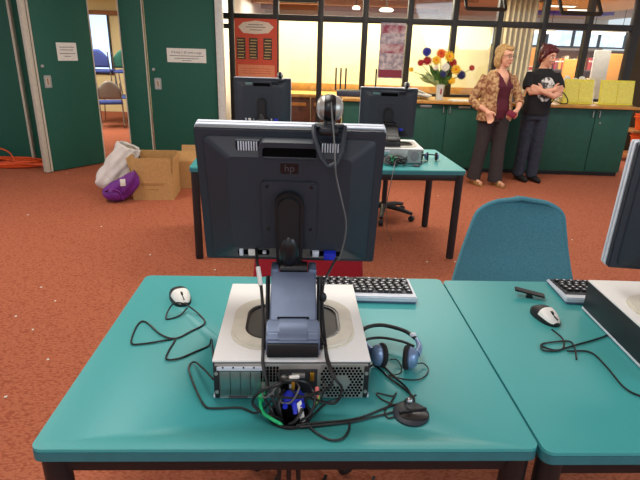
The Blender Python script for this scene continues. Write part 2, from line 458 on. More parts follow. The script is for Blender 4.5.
# posters on the glass
p = thing('poster', 'orange red poster with a white hexagonal banner and three stacks of pictures', 'poster', (-0.94, 7.385, 1.30))
MB('poster_red').box((0, 0, 0.0), (0.565, 0.006, 1.08)).build('sheet', p, smooth=False)
hexa = [(-0.235, 0.435), (-0.17, 0.49), (0.0, 0.515), (0.17, 0.495), (0.24, 0.44), (0.17, 0.365), (0, 0.35), (-0.17, 0.36)]
MB('poster_banner').prism([(x, y - 0.0) for x, y in hexa], 0.003, 0.006, M=FACE(0, 0, 0)).build('banner', p, smooth=False)
t = MB('ink')
for z, w in ((0.465, 0.2), (0.435, 0.26), (0.40, 0.16)): t.box((0, -0.0075, z), (w, 0.001, 0.007))
t.build('lettering', p, smooth=False)
for k, cx in enumerate((-0.20, -0.035, 0.155)):
    t = MB('poster_dark').box((cx, -0.004, 0.165), (0.115, 0.003, 0.27))
    for j in range(7): t.box((cx + random.uniform(-0.01, 0.01), -0.0065, 0.05 + j * 0.037), (0.085, 0.002, 0.012), 'poster_gold')
    t.build('picture_stack', p, smooth=False)
t = MB('poster_peach').box((0.0, -0.004, -0.12), (0.50, 0.003, 0.16))
for z in (-0.09, -0.12, -0.15): t.box((0, -0.0062, z), (0.4, 0.001, 0.006), 'poster_red')
t.build('text_panel', p, smooth=False)
p = thing('poster', 'narrow pink and grey poster with a maroon foot on the bright glass', 'poster', (0.885, 7.385, 1.49))
MB('pale_poster').box((0, 0, 0), (0.335, 0.006, 0.70)).build('sheet', p, smooth=False)
t = MB('pink_poster')
for z, h in ((0.27, 0.10), (0.03, 0.12)): t.box((0, -0.004, z), (0.31, 0.003, h))
t.build('picture', p, smooth=False)
MB('maroon_poster').box((0, -0.004, -0.29), (0.31, 0.003, 0.10)).build('text_panel', p, smooth=False)

# ------------------------------------------------------------------ folding green partition on the left
def panel(name, x0, y0, x1, y1, h=2.7, th=0.05, edge=None):
    d = Vector((x1 - x0, y1 - y0, 0)); L = d.length; d.normalize(); n = Vector((d.y, -d.x, 0))
    M = frame(d, -n, (0, 0, 1), (x0, y0, 0))
    o = struct(MB('green_panel').box((L / 2, 0, h / 2 + 0.012), (L - 0.012, th, h), bev=0.004, M=M).build(name))
    return o, M, L
panel('wall_left', -6.2, 6.58, -3.755, 6.61)
struct(MB('cream_trim').box((-3.735, 6.585, 1.35), (0.03, 0.07, 2.7), bev=0.004).build('trim_3'))
panel('wall_left_3', -3.745, 6.63, -2.90, 6.74)
def pull(o, M, u, z, w=0.085, h=0.14):
    a = MB('steel').ring(rrect(w, h, 0.012), rrect(w - 0.035, h - 0.045, 0.008), 0, 0.006, M=M @ frame((1, 0, 0), (0, 0, 1), (0, -1, 0), (u, -0.025, z)))
    a.box((u, -0.0265, z), (w - 0.034, 0.002, h - 0.044), 'cream_trim', M=M)
    a.box((u, -0.0285, z), (0.014, 0.002, h - 0.07), 'office_beam', M=M)
    a.build('door_handle', o)
    MB('steel').lathe([(0.001, 0), (0.02, 0.0), (0.018, 0.012), (0.001, 0.014)], seg=16, M=M @ frame((1, 0, 0), (0, 0, 1), (0, -1, 0), (u - 0.04, -0.026, z + 0.17))).build('lock_knob', o)
o, M, L = panel('door_1', -3.27, 6.10, -2.872, 6.68, th=0.045)
pull(o, M, 0.095, 1.048)
MB('cream_trim').box((-0.012, 0.0, 1.36), (0.022, 0.06, 2.7), M=M).build('door_edge', o)
MB('black_metal').box((-0.027, 0.0, 1.36), (0.014, 0.05, 2.7), M=M).build('door_gasket', o)
MB('cream_trim').box((-0.058, 0.0, 1.36), (0.05, 0.075, 2.7), M=M, bev=0.004).build('door_stile', o)
MB('cream_trim').box((L + 0.004, 0.0, 1.36), (0.012, 0.05, 2.7), M=M).build('door_edge', o)
sg = thing('paper_notice', 'small white typed notice taped on the open green folding door', 'sign')
MB('paper').box((0.377, -0.026, 1.375), (0.245, 0.003, 0.20), M=M).build('sheet', sg, smooth=False)
t = MB('ink')
for k, (z, w) in enumerate(((0.05, 0.18), (0.02, 0.16), (-0.02, 0.19), (-0.05, 0.08))): t.box((0.377, -0.0282, 1.375 + z), (w, 0.001, 0.006), M=M)
t.build('lettering', sg, smooth=False)
o, M, L = panel('door_2', -2.52, 6.78, -2.235, 6.78)
MB('cream_trim').box((-0.004, 0, 1.36), (0.012, 0.06, 2.7), M=M).build('door_edge', o)
MB('cream_trim').box((L - 0.0, 0, 1.36), (0.014, 0.054, 2.7), M=M).build('door_edge', o)
o, M, L = panel('door_3', -2.215, 6.78, -1.35, 6.78)
pull(o, M, 0.11, 1.02)
struct(MB('white_trim').box((-1.305, 6.77, 1.35), (0.085, 0.10, 2.7), bev=0.006).build('trim_4'))
sg = thing('paper_notice', 'white printing price notice on the closed green partition panel', 'sign', (-1.723, 6.752, 1.366))
MB('paper').box((0, 0, 0), (0.485, 0.003, 0.165)).build('sheet', sg, smooth=False)
text_mesh('Printing is 20 cents a page', 0.036, 'ink', 'lettering', sg, FACE(0, -0.002, 0.035))
t = MB('ink')
for z, w in ((-0.005, 0.42), (-0.035, 0.30), (-0.06, 0.12)): t.box((0, -0.0022, z), (w, 0.001, 0.006))
t.build('small_print', sg, smooth=False)

# side room seen through the gap
struct(MB('cream_wall').box((-4.6, 12.0, 1.22), (6.0, 0.1, 2.44)).build('wall_side_1', smooth=False))
struct(MB('cream_wall').box((-5.85, 9.6, 1.22), (0.1, 4.7, 2.44)).build('wall_side_2', smooth=False))
w2 = struct(MB('dark_frame').box((-5.10, 11.93, 1.45), (0.86, 0.03, 1.30), bev=0.004).box((-4.22, 11.93, 1.73), (0.22, 0.03, 0.50), bev=0.004).build('window_2'))
MB('daylight').box((-5.31, 11.91, 1.45), (0.36, 0.02, 1.2)).box((-4.89, 11.91, 1.45), (0.36, 0.02, 1.2)).box((-4.22, 11.91, 1.73), (0.15, 0.02, 0.42)).build('window_pane', w2, smooth=False)
struct(MB('office_beam').box((-4.6, 11.9, 2.06), (0.95, 0.08, 0.09)).build('trim_5'))
lv = MB('cream_trim')
for k in range(9): lv.box((-4.28, 11.9, 0.55 + k * 0.105), (0.35, 0.05, 0.085), bev=0.008)
tag(lv.build('slatted_shutter'), 'cream horizontal slatted shutter on the far wall of the side room', 'shutter')
sd = thing('folding_table', 'blue topped table with metal legs in the side room', 'table', (-3.98, 10.3, 0))
MB('table_blue').box((0, 0, 0.50), (0.95, 0.6, 0.03), bev=0.005).build('tabletop', sd)
for sx in (-1, 1):
    for sy in (-1, 1): MB('chrome').cyl((sx * 0.43, sy * 0.25, 0), (sx * 0.38, sy * 0.2, 0.49), 0.012, seg=8).build('leg', sd)
def visitor_chair(loc, rz, label, mseat, mback, z=0):
    c = thing('stacking_chair', label, 'chair', loc, rz)
    MB(mseat).box((0, 0, 0.45), (0.42, 0.42, 0.05), bev=0.02).build('seat', c)
    def bf(u, v):
        a = (u - 0.5); w = 0.20 * (1 - 0.45 * max(0, v - 0.35) ** 2 * 4)
        return (a * 2 * w, -0.20 - 0.05 * v + 0.12 * a * a, 0.52 + 0.32 * v)
    b = MB(mback).grid(bf, 10, 8).build('backrest', c)
    s_ = b.modifiers.new('solid', 'SOLIDIFY'); s_.thickness = 0.02
    for s in (-1, 1):
        MB('chrome').tube(spline([(s * 0.2, 0.22, 0.02), (s * 0.2, -0.22, 0.02), (s * 0.2, -0.16, 0.3), (s * 0.19, -0.22, 0.8)]), 0.011, seg=6).build('leg', c)
        MB('chrome').tube([(s * 0.2, 0.22, 0.02), (s * 0.2, 0.1, 0.43)], 0.011, seg=6).build('leg', c)
    return c
visitor_chair((-3.93, 9.72, 0), 0.35, 'grey backed chair with blue seat standing on the side room floor', 'chair_blue', 'chair_grey')
visitor_chair((-3.78, 10.32, 0.516), 0.1, 'green backed chair put up on the side room table', 'chair_blue', 'chair_green')
visitor_chair((-4.26, 10.30, 0.516), 0.1, 'blue backed chair on the left end of the side room table', 'chair_blue', 'chair_blue')

# ------------------------------------------------------------------ circulation counter
XL, XR = 0.25, 3.95
ct = thing('counter_worktop', 'long wood edged counter top running along the glass wall', 'worktop', (0, 0, 0))
MB('wood_light').box(((XL + XR) / 2 + 0.01, 7.06, 0.903), (XR - XL + 0.06, 0.68, 0.022), bev=0.004).build('top', ct)
MB('wood_orange').box(((XL + XR) / 2 + 0.01, 6.712, 0.900), (XR - XL + 0.06, 0.016, 0.034), bev=0.004).build('edging', ct)
cab_x = [0.25, 1.035, 1.57, 2.10, 2.72, 3.485, 3.95]
CL = ['green cupboard at the left end of the counter behind the second monitor', 'green cupboard under the flower vase with a label plate on its door',
      'green cupboard directly left of the woman in the floral blouse', 'green cupboard behind the woman in the floral blouse',
      'green cupboard behind the person in jeans', 'broad green cupboard door under the left yellow card holder',
      'green cupboard at the right end of the counter']
for k in range(6):
    a, b = cab_x[k], cab_x[k + 1]
    c = thing('counter_cupboard', CL[k] if k < 5 else CL[6], 'cupboard', ((a + b) / 2, 6.78, 0), group=None)
    if k == 4: c['label'] = CL[5]
    w = b - a
    MB('green_cabinet').box((0, 0.30, 0.47), (w - 0.002, 0.56, 0.83)).build('body', c, smooth=False)
    MB('black_metal').box((0, 0.31, 0.03), (w, 0.50, 0.056)).build('plinth', c, smooth=False)
    d = MB('green_cabinet').box((0, 0.008, 0.47), (w - 0.008, 0.022, 0.80), bev=0.003).build('door', c)
    if k in (1, 4): hx = w / 2 - 0.045
    elif k in (2, 5): hx = -w / 2 + 0.04
    elif k == 0: hx = w / 2 - 0.05
    else: hx = w / 2 - 0.05
    MB('steel').tube([(hx, -0.003, 0.77), (hx, -0.028, 0.775), (hx, -0.028, 0.845), (hx, -0.003, 0.85)], 0.007, seg=8).build('handle', d)
    if k in (1, 2):
        px = 0.0 if k == 1 else -0.04
        MB('steel').box((px, -0.006, 0.845), (0.15, 0.006, 0.03), bev=0.002).build('label_plate', d)
    if k == 5: MB('steel').lathe([(0.001, 0), (0.012, 0), (0.012, 0.01), (0.001, 0.011)], M=FACE(-0.16, -0.003, 0.70), seg=12).build('lock', d)

# things on the counter
t = MB('dark_tray').box((0, 0, 0.035), (0.38, 0.26, 0.07), bev=0.01).box((0, 0, 0.072), (0.33, 0.21, 0.006), 'black_plastic')
o = t.build('letter_tray'); o.location = (0.35, 7.13, 0.915); tag(o, 'dark blue grey letter tray on the counter right of the webcam', 'tray')
for k, (x, y, rz, w, z) in enumerate(((1.16, 7.05, 0.5, 0.30, 0), (1.20, 7.00, -0.3, 0.30, 0.03), (1.14, 7.07, 0.2, 0.26, 0.06))):
    t = MB('paper')
    t.grid(lambda u, v: ((u - .5) * w * 1.3, (v - .5) * 0.22, 0.010 + 0.05 * (1 - u) * (k == 2) + 0.03 * math.sin(u * 3)), 8, 3)
    o = t.build('paper_sheaf'); s_ = o.modifiers.new('s', 'SOLIDIFY'); s_.thickness = 0.016
    o.location = (x, y, 0.918 + z); o.rotation_euler = (0, 0, rz)
    tag(o, ['bottom sheaf of white papers spread beside the vase', 'middle sheaf of white papers beside the vase', 'top curled sheaf of white papers beside the vase'][k], 'papers', 'papers on the counter')
t = MB('paper').box((0, 0, 0.006), (0.34, 0.20, 0.012), rot=0.15); o = t.build('newsletter'); o.location = (1.79, 6.87, 0.914)
tag(o, 'flat white newsletter lying on the counter between vase and woman', 'papers')
vs = thing('flower_vase', 'white ribbed vase on the counter holding the bouquet', 'vase', (1.50, 6.97, 0.914))
t = MB('glass_vase').lathe([(0.001, 0), (0.05, 0), (0.052, 0.01), (0.045, 0.06), (0.047, 0.13), (0.056, 0.19), (0.049, 0.19), (0.04, 0.12), (0.001, 0.02)], seg=24); t.build('body', vs)
MB('petal_red').box((0.005, -0.0495, 0.105), (0.018, 0.004, 0.07)).build('label_strip', vs)
def flower(x, z, y, r, m, label, kind='daisy', core='petal_yellow'):
    f = thing('cut_flower', label, 'flower', (x, y, z), group=None)
    st = MB('leaf_green').tube(spline([(0, 0, -0.01), ((1.50 - x) * 0.45, (6.97 - y) * 0.5, (1.12 - z) * 0.55), (1.50 - x, 6.97 - y, 1.03 - z)], 5), 0.004, seg=6)
    st.build('stem', f)
    t = MB(m); R0 = Matrix.Rotation(random.uniform(-0.3, 0.3), 4, 'Z') @ Matrix.Rotation(PI / 2 - 0.3, 4, 'X')
    n = 12 if kind == 'daisy' else 16
    for lay in range(2 if kind == 'daisy' else 3):
        for k in range(n):
            a = 2 * PI * k / n + lay * 0.26; rr = r * (1 - 0.22 * lay)
            R = R0 @ Matrix.Rotation(a, 4, 'Z') @ Matrix.Rotation(-0.18 - 0.3 * lay, 4, 'Y') @ Matrix.Translation((rr * 0.58, 0, 0.006 * lay))
            t.ell((0, 0, 0), (rr * 0.46, rr * 0.17, rr * 0.06), M=R, u=8, v=6)
    t.build('petals', f)
    MB(core).ell((0, 0, 0), (r * 0.25, r * 0.25, r * 0.15), M=R0 @ Matrix.Translation((0, 0, 0.012)), u=12, v=8).build('flower_centre', f)
FL = [(1.28, 1.493, 6.95, .062, 'petal_blue', 'blue flower, topmost on the left of the bouquet', 'pom', 'petal_navy'),
      (1.56, 1.445, 6.92, .075, 'petal_yellow', 'largest yellow flower at the top of the bouquet', 'daisy', 'petal_orange'),
      (1.40, 1.395, 6.90, .062, 'petal_yellow', 'yellow flower left below the largest yellow bloom', 'daisy', 'petal_orange'),
      (1.472, 1.475, 6.99, .070, 'petal_orange', 'orange flower behind the yellow blooms at the top', 'daisy', 'petal_red'),
      (1.30, 1.386, 6.97, .065, 'petal_red', 'red flower at the left under the blue one', 'daisy', 'petal_red'),
      (1.22, 1.36, 6.98, .05, 'petal_red', 'dark red flower at the far left of the red ones', 'daisy', 'petal_red'),
      (1.63, 1.375, 6.98, .055, 'petal_red', 'maroon flower right of the largest yellow bloom', 'pom', 'petal_red'),
      (1.668, 1.29, 6.93, .068, 'petal_yellow', 'yellow flower on the right side above the navy one', 'daisy', 'petal_orange'),
      (1.735, 1.228, 6.91, .062, 'petal_navy', 'navy flower low on the right of the bouquet', 'pom', 'petal_navy'),
      (1.87, 1.317, 6.95, .042, 'petal_red', 'small red flower sticking out far right', 'daisy', 'petal_orange'),
      (1.63, 1.155, 6.93, .052, 'petal_yellow', 'lowest yellow flower right of the stems', 'daisy', 'petal_yellow'),
      (1.50, 1.235, 6.88, .045, 'petal_navy', 'dark violet flower in the middle of the bouquet', 'pom', 'petal_navy'),
      (1.40, 1.315, 6.88, .04, 'petal_white', 'small white flower in the middle left of the bouquet', 'daisy', 'petal_yellow'),
      (1.52, 1.32, 6.88, .055, 'petal_white', 'cream flower under the two yellow blooms', 'pom', 'petal_white'),
      (1.10, 1.275, 6.96, .035, 'petal_yellow', 'pale yellow flower at the far left tip', 'daisy', 'petal_yellow')]
for f in FL: flower(f[0], f[1], f[2], f[3], f[4], f[5], f[6], f[7])
fo = thing('bouquet_foliage', 'green and pale leaves spreading from the vase', 'leaves', (1.50, 6.97, 1.08))
for k in range(46):
    left = k % 3 != 0
    a = random.uniform(0.15, 1.25) if left else random.uniform(-0.9, 0.3)
    L = random.uniform(0.10, 0.33) if left else random.uniform(0.1, 0.24); yy = random.uniform(-0.09, 0.06)
    dx, dz = -math.sin(a) * L, math.cos(a) * L
    t = MB('leaf_pale' if (left and a > 0.6) else 'leaf_green')
    def lf(u, v):
        w = 0.026 * math.sin(PI * min(1, u * 0.95 + 0.05)) + 0.001
        q = Vector((0, 0, 0)).lerp(Vector((dx, yy, dz)), 0.35 + 0.65 * u)
        return (q.x + (v - .5) * 2 * w * math.cos(a), q.y + 0.02 * math.sin(u * 3), q.z + (v - .5) * 2 * w * math.sin(a))
    t.grid(lf, 6, 2); o = t.build('leaf', fo); s_ = o.modifiers.new('s', 'SOLIDIFY'); s_.thickness = 0.002
# yellow card holders
for (x0, x1, z1, lab) in ((3.12, 3.50, 1.225, 'yellow card display stand on the counter beside the person in the black t-shirt'), (3.585, 4.03, 1.225, 'yellow card display stand at the right end of the counter')):
    c = thing('card_display', lab, 'display stand', ((x0 + x1) / 2, 6.98, 0.914))
    w = x1 - x0; h = z1 - 0.914 - 0.01
    Mt = Matrix.Rotation(-0.16, 4, 'X')
    MB('yellow_card').box((0, 0.0, h / 2 + 0.008), (w, 0.012, h), M=Mt, bev=0.003).build('back_board', c)
    for k in range(2):
        t = MB('yellow_pale').box(((k - 0.5) * w * 0.48, -0.012, h * 0.50), (w * 0.44, 0.006, h * 0.86), M=Mt)
        for j in range(9): t.box(((k - 0.5) * w * 0.48, -0.016, h * (0.14 + j * 0.088)), (w * 0.38, 0.002, 0.009), 'yellow_card', M=Mt)
        t.build('leaflet', c, smooth=False)
    MB('yellow_card').box((0, 0.06, 0.006), (w, 0.16, 0.010), bev=0.003).build('foot', c)
t = MB('yellow_card').box((0, 0, 0.11), (0.13, 0.02, 0.22), bev=0.003); o = t.build('yellow_folder'); o.location = (2.99, 7.12, 0.915)
tag(o, 'small upright yellow folder behind the crossed arms', 'folder')
t = MB('white_plastic').loft([(0, 0, 0, .05, .05, 0), (0, 0, .12, .055, .05, 0), (0, 0, .2, .03, .03, 0), (0, 0, .26, .05, .04, 0), (0, 0, .30, .01, .01, 0)])
o = t.build('paper_tissue_box'); o.location = (3.53, 7.13, 0.915); tag(o, 'crumpled white tissue pack between the yellow stands', 'tissues')
t = MB('white_plastic')
for k in range(9): t.ell((random.uniform(-.16, .16), random.uniform(-.05, .05), 0.06 + random.uniform(0, .22)), (0.07, 0.04, 0.05), R=Matrix.Rotation(random.uniform(0, 3), 4, 'Y'), u=10, v=8)
t.box((0, 0, 0.03), (0.36, 0.14, 0.06)); o = t.build('crumpled_papers'); o.location = (3.33, 7.24, 0.915); tag(o, 'heap of crumpled white papers behind the left yellow stand', 'papers')
ph = thing('telephone', 'grey desk telephone with blue screen between the two people', 'telephone', (2.38, 6.98, 0.914))
MB('desk_grey').prism([(-0.09, 0), (0.09, 0), (0.09, 0.05), (-0.09, 0.16)], -0.09, 0.09, M=frame((0, 1, 0), (0, 0, 1), (1, 0, 0), (0, 0, 0)), bev=0.008).build('body', ph)
MB('port_blue').box((0.03, -0.03, 0.115), (0.07, 0.05, 0.006)).build('screen', ph)
MB('black_plastic').tube(spline([(-0.06, -0.08, 0.09), (-0.07, 0, 0.17), (-0.06, 0.08, 0.2)]), 0.02).build('handset', ph)
cb = MB('cable_black').tube(spline([(2.92, 6.86, .922), (2.96, 6.84, 1.0), (3.03, 6.85, 1.06), (3.10, 6.84, 1.0), (3.13, 6.86, .93), (3.04, 6.84, .922), (2.98, 6.84, .95)]), 0.007).build('coiled_lead')
tag(cb, 'black looped lead on the counter beside the crossed arms', 'cable')

# ------------------------------------------------------------------ library behind the right bays
cu = thing('curtain', 'cream pleated curtain behind the glass left of the orange panel', 'curtain', (2.93, 8.5, 0))
def cf(u, v): return ((u - .5) * 0.50, 0.03 * math.sin(u * 40), 0.02 + 2.30 * v)
o = MB('curtain').grid(cf, 60, 4).build('fabric', cu); s_ = o.modifiers.new('s', 'SOLIDIFY'); s_.thickness = 0.004
MB('dark_frame').cyl((-0.3, 0, 2.34), (0.3, 0, 2.34), 0.012).build('rail', cu)
op = thing('notice_screen', 'orange office screen with a small red and white sign', 'screen', (3.60, 9.5, 0))
MB('orange_panel').box((0, 0, 0.83), (0.56, 0.06, 1.56), bev=0.01).build('panel', op)
for s in (-1, 1): MB('shelf_steel').box((s * 0.2, 0, 0.03), (0.05, 0.4, 0.06), bev=0.01).build('foot', op)
t = MB('paper').box((-0.03, -0.034, 1.18), (0.18, 0.006, 0.26)); t.box((-0.03, -0.038, 1.27), (0.16, 0.002, 0.05), 'sign_red'); t.build('sign', op, smooth=False)
for k in range(3): MB('poster_dark').box((-0.10 + k * 0.07, -0.039, 1.11), (0.045, 0.003, 0.09)).build('picture', op, smooth=False)
def bookcase(x, y, w, ztop, label):
    b = thing('bookcase', label, 'bookcase', (x, y, 0))
    for s in (-1, 1): MB('shelf_wood').box((s * w / 2, 0, ztop / 2), (0.03, 0.3, ztop), bev=0.003).build('side_panel', b)
    MB('shelf_wood').box((0, 0.14, ztop / 2), (w - 0.03, 0.02, ztop)).build('back_panel', b)
    for k in range(5): MB('shelf_steel').box((0, -0.01, 0.08 + k * (ztop - 0.1) / 4), (w - 0.034, 0.27, 0.025)).build('shelf', b)
    return b
protos = []
BN = ['brick red', 'cream', 'slate blue', 'ochre', 'brown', 'green', 'beige', 'crimson']
def books(cx, y, w, z, grp):
    x = cx - w / 2 + 0.03
    while x < cx + w / 2 - 0.06:
        i = random.randrange(8); t = random.uniform(0.03, 0.05); h = random.uniform(0.2, 0.265)
        if random.random() < 0.08: x += 0.05; continue
        if i not in bp:
            m = MB('book_%d' % i).box((0, 0, 0.5), (1, 1, 1)); m.box((0, -0.501, 0.72), (0.8, 0.004, 0.12), 'paper'); bp[i] = m.build('book', smooth=False); o = bp[i]
        else:
            o = bp[i].copy(); COL.objects.link(o)
        o.location = (x + t / 2, y - 0.04, z); o.scale = (t, 0.18, h)
        tag(o, '%s spined book among those on the %s' % (BN[i], grp), 'book', '%s books, %s' % (BN[i], grp)); x += t + 0.001
bp = {}
for (cx, y, w, zt, lab, gr) in ((4.88, 11.0, 1.10, 1.62, 'steel and wood bookcase full of books directly right of the red haired person', 'bookcase beside the red haired head'),
                            (6.05, 11.0, 1.10, 1.62, 'second steel and wood bookcase further right behind the yellow stands', 'bookcase behind the right yellow stand')):
    bookcase(cx, y, w, zt, lab)
    dz = (zt - 0.1) / 4
    for k in (2, 3): books(cx, y, w, 0.08 + k * dz + 0.0135, gr)
t = thing('end_panel', 'orange brown end panel standing in front of the books', 'panel', (4.60, 10.2, 0))
MB('orange_panel').box((0, 0, 0.72), (0.32, 0.05, 1.43), bev=0.01).build('panel', t)
MB('shelf_wood').box((0, 0, 0.02), (0.5, 0.3, 0.04), bev=0.01).build('foot', t)
t = thing('display_board', 'pale leaning display board behind the right mullions', 'board', (4.54, 9.0, 0))
M = Matrix.Rotation(-0.01, 4, 'Y')
MB('white_paint').box((0, 0, 0.82), (0.26, 0.04, 1.55), M=M, bev=0.006).build('board', t)
MB('shelf_steel').box((0.02, 0.0, 0.03), (0.3, 0.3, 0.05), bev=0.01).build('foot', t)
t = thing('notice_screen', 'plain orange screen standing right of the pale display board', 'screen', (5.08, 9.6, 0))
MB('orange_panel').box((0, 0, 0.80), (0.30, 0.06, 1.50), bev=0.01).build('panel', t)
MB('shelf_steel').box((0, 0, 0.03), (0.2, 0.4, 0.06), bev=0.01).build('foot', t)
w3 = MB('dark_frame').box((6.6, 14.9, 1.92), (5.6, 0.06, 0.46))
fw_ = struct(w3.build('window_3', smooth=False))
for k in range(8): MB('far_window').box((4.15 + k * 0.70, 14.86, 1.92), (0.60, 0.03, 0.38)).build('window_pane', fw_, smooth=False)
for (x, y, z, lab) in ((5.85, 11.6, 1.95, 'long lit tube lamp hanging behind the right hand mullion bays'), (4.42, 11.6, 1.93, 'lit tube lamp hanging just right of the orange screen')):
    l = thing('tube_lamp', lab, 'lamp', (x, y, z))
    w = 0.36 if x > 5 else 0.3
    MB('lamp_glow').box((0, 0, 0), (2 * w, 0.10, 0.05), bev=0.02).build('tube', l)
    MB('white_paint').box((0, 0, 0.04), (2 * w + 0.04, 0.14, 0.03), bev=0.005).build('housing', l)
    for s in (-1, 1): MB('dark_frame').cyl((s * w * 0.8, 0, 0.05), (s * w * 0.8, 0, 0.46), 0.006, seg=8).build('hanger', l)
struct(MB('yellow_paint').box((4.75, 10.0, 2.36), (1.9, 3.0, 0.03)).build('trim_6'))
struct(MB('purple_paint').box((4.9, 11.9, 2.33), (2.0, 0.6, 0.06)).build('trim_7'))
for (x, y, lab) in ((4.2, 10.2, 'recessed lit ceiling panel on the yellow ceiling, nearer one'), (4.9, 10.9, 'recessed lit ceiling panel on the yellow ceiling, farther one')):
    l = thing('ceiling_lamp', lab, 'lamp', (x, y, 2.335)); MB('lamp_glow').box((0, 0, -0.012), (0.5, 0.12, 0.014), bev=0.004).build('diffuser', l); MB('white_paint').box((0, 0, 0), (0.56, 0.18, 0.02), bev=0.004).build('frame', l)
struct(MB('olive_paint').box((5.10, 8.55, 1.22), (0.80, 0.2, 2.44), bev=0.01).build('wall_right'))
rk = thing('trolley_rack', 'dark wooden rack holding orange tubs beyond the counter end', 'rack', (4.92, 8.0, 0))
for z in (0.10, 0.46): MB('shelf_wood').box((0, 0, z), (0.62, 0.4, 0.035), bev=0.006).build('shelf', rk)
for s in (-1, 1): MB('dark_frame').box((s * 0.29, 0.17, 0.38), (0.03, 0.03, 0.76), bev=0.004).build('side_frame', rk)
for k, (z, h, lab) in enumerate(((0.1185, 0.30, 'large orange plastic tub on the lower shelf of the rack'), (0.4785, 0.22, 'orange plastic tub on the upper shelf of the rack'))):
    t = thing('plastic_tub', lab, 'tub', (4.84, 7.94, z))
    MB('orange_plastic').lathe([(0.001, 0), (0.11, 0), (0.14, h), (0.15, h), (0.15, h + 0.012), (0.135, h + 0.012), (0.105, 0.01), (0.001, 0.01)], seg=28).build('body', t)
    MB('orange_plastic').lathe([(0.152, h - 0.04), (0.156, h - 0.04), (0.156, h - 0.025), (0.152, h - 0.025)], seg=28).build('rim_band', t)

# ------------------------------------------------------------------ people
def hand(mb, wrist, palm, fdir, side, s=1.0, curl=0.5, thumb=1):
    # wrist -> palm centre, fdir = finger direction, side = across the palm, curl bends the fingers towards nrm
    wrist, palm, fdir, side = Vector(wrist), Vector(palm), Vector(fdir).normalized(), Vector(side).normalized()
    nrm = fdir.cross(side).normalized()
    mb.tube([wrist, (wrist + palm) / 2, palm], [0.024 * s, 0.028 * s, 0.030 * s], seg=10)
    R = frame(fdir, side, nrm, (0, 0, 0)).to_3x3().to_4x4()
    mb.ell(palm, (0.047 * s, 0.040 * s, 0.017 * s), R=R)
    for k, L in enumerate((0.066, 0.074, 0.070, 0.054)):
        o = palm + fdir * 0.036 * s + side * (-0.030 + 0.020 * k) * s
        p1 = o + fdir * L * 0.5 * s + nrm * 0.010 * curl * s
        p2 = p1 + (fdir * (1 - 0.6 * curl) + nrm * curl).normalized() * L * 0.32 * s
        p3 = p2 + (fdir * (1 - 0.9 * curl) + nrm * curl * 1.4).normalized() * L * 0.26 * s
        mb.tube([o - fdir * 0.01, p1, p2, p3], [0.0098 * s, 0.0092 * s, 0.0084 * s, 0.007 * s], seg=8)
    o = palm - fdir * 0.02 * s - side * 0.030 * s * thumb
    mb.tube([o, o - side * 0.026 * s * thumb + fdir * 0.022 * s, o - side * 0.034 * s * thumb + fdir * 0.052 * s + nrm * 0.008], [0.014 * s, 0.0115 * s, 0.009 * s], seg=8)
def head(mb, c, yaw, pit=0.0, s=1.0):
    # face looks along local -y turned by yaw
    R = Matrix.Translation(c) @ Matrix.Rotation(yaw, 4, 'Z') @ Matrix.Rotation(pit, 4, 'X') @ Matrix.Scale(s, 4)
    mb.ell((0, 0.012, 0.022), (0.074, 0.092, 0.092), M=R)
    mb.ell((0, -0.030, -0.045), (0.054, 0.054, 0.066), M=R)
    mb.ell((0, -0.060, -0.092), (0.026, 0.024, 0.020), M=R)
    mb.ell((0, -0.072, 0.026), (0.046, 0.016, 0.014), M=R)
    mb.tube([(0, -0.080, 0.012), (0, -0.096, -0.018), (0, -0.106, -0.030)], [0.009, 0.011, 0.013], M=R)
    for sd in (-1, 1):
        mb.ell((sd * 0.033, -0.070, -0.030), (0.020, 0.016, 0.022), M=R)
        mb.ell((sd * 0.076, 0.010, -0.008), (0.010, 0.020, 0.032), M=R)
        mb.ell((sd * 0.012, -0.096, -0.032), (0.008, 0.010, 0.008), M=R)
    mb.ell((0, -0.080, -0.062), (0.024, 0.014, 0.013), M=R)
    return R
def face_parts(root, R, smile=True):
    e = MB('petal_white')
    for sd in (-1, 1): e.ell((sd * 0.031, -0.0765, 0.004), (0.0135, 0.008, 0.0075), M=R)
    for sd in (-1, 1): e.ell((sd * 0.031, -0.0835, 0.004), (0.0062, 0.004, 0.0062), 'eye', M=R)
    e.build('eyes', root)
    MB('lips').tube(spline([(-0.024, -0.090, -0.056), (-0.012, -0.0965, -0.063), (0, -0.0985, -0.065), (0.012, -0.0965, -0.063), (0.024, -0.090, -0.056)], 4), [0.002] + [0.0045] * 15 + [0.002], M=R, seg=8).build('lips', root)
    b = MB('hair_blonde' if smile else 'hair_red')
    for sd in (-1, 1): b.tube([(sd * 0.016, -0.088, 0.028), (sd * 0.032, -0.087, 0.034), (sd * 0.05, -0.076, 0.028)], [0.003, 0.0035, 0.002], M=R, seg=6)
    b.build('eyebrows', root)

# woman in the floral blouse: local origin on the floor between her feet, x right, -y to the camera
wr = thing('person', 'woman with shoulder length blonde hair, glasses, floral blouse over maroon top, standing by the counter', 'person', (1.98, 6.17, 0))
BY = 0.45   # torso turn towards the right
b = MB('skin')
b.loft([(0.02, 0, .80, .15, .11, BY), (0.02, 0, .90, .165, .12, BY), (0.015, 0, 1.02, .135, .10, BY), (0.01, 0, 1.141, .15, .105, BY), (0.01, 0, 1.250, .155, .095, BY), (0.01, 0.005, 1.305, .10, .07, BY), (0.012, 0.0, 1.335, .055, .055, BY)])
b.tube([(0.01, 0.01, 1.290), (0.018, -0.005, 1.40)], [0.058, 0.050], seg=14)
RW = head(b, (0.032, -0.018, 1.478), 0.62, 0.05)
b.tube([(-0.145, -0.02, 1.255), (-0.215, 0.0, 1.08), (-0.245, 0.02, 0.99)], [0.048, 0.043, 0.038], seg=12)
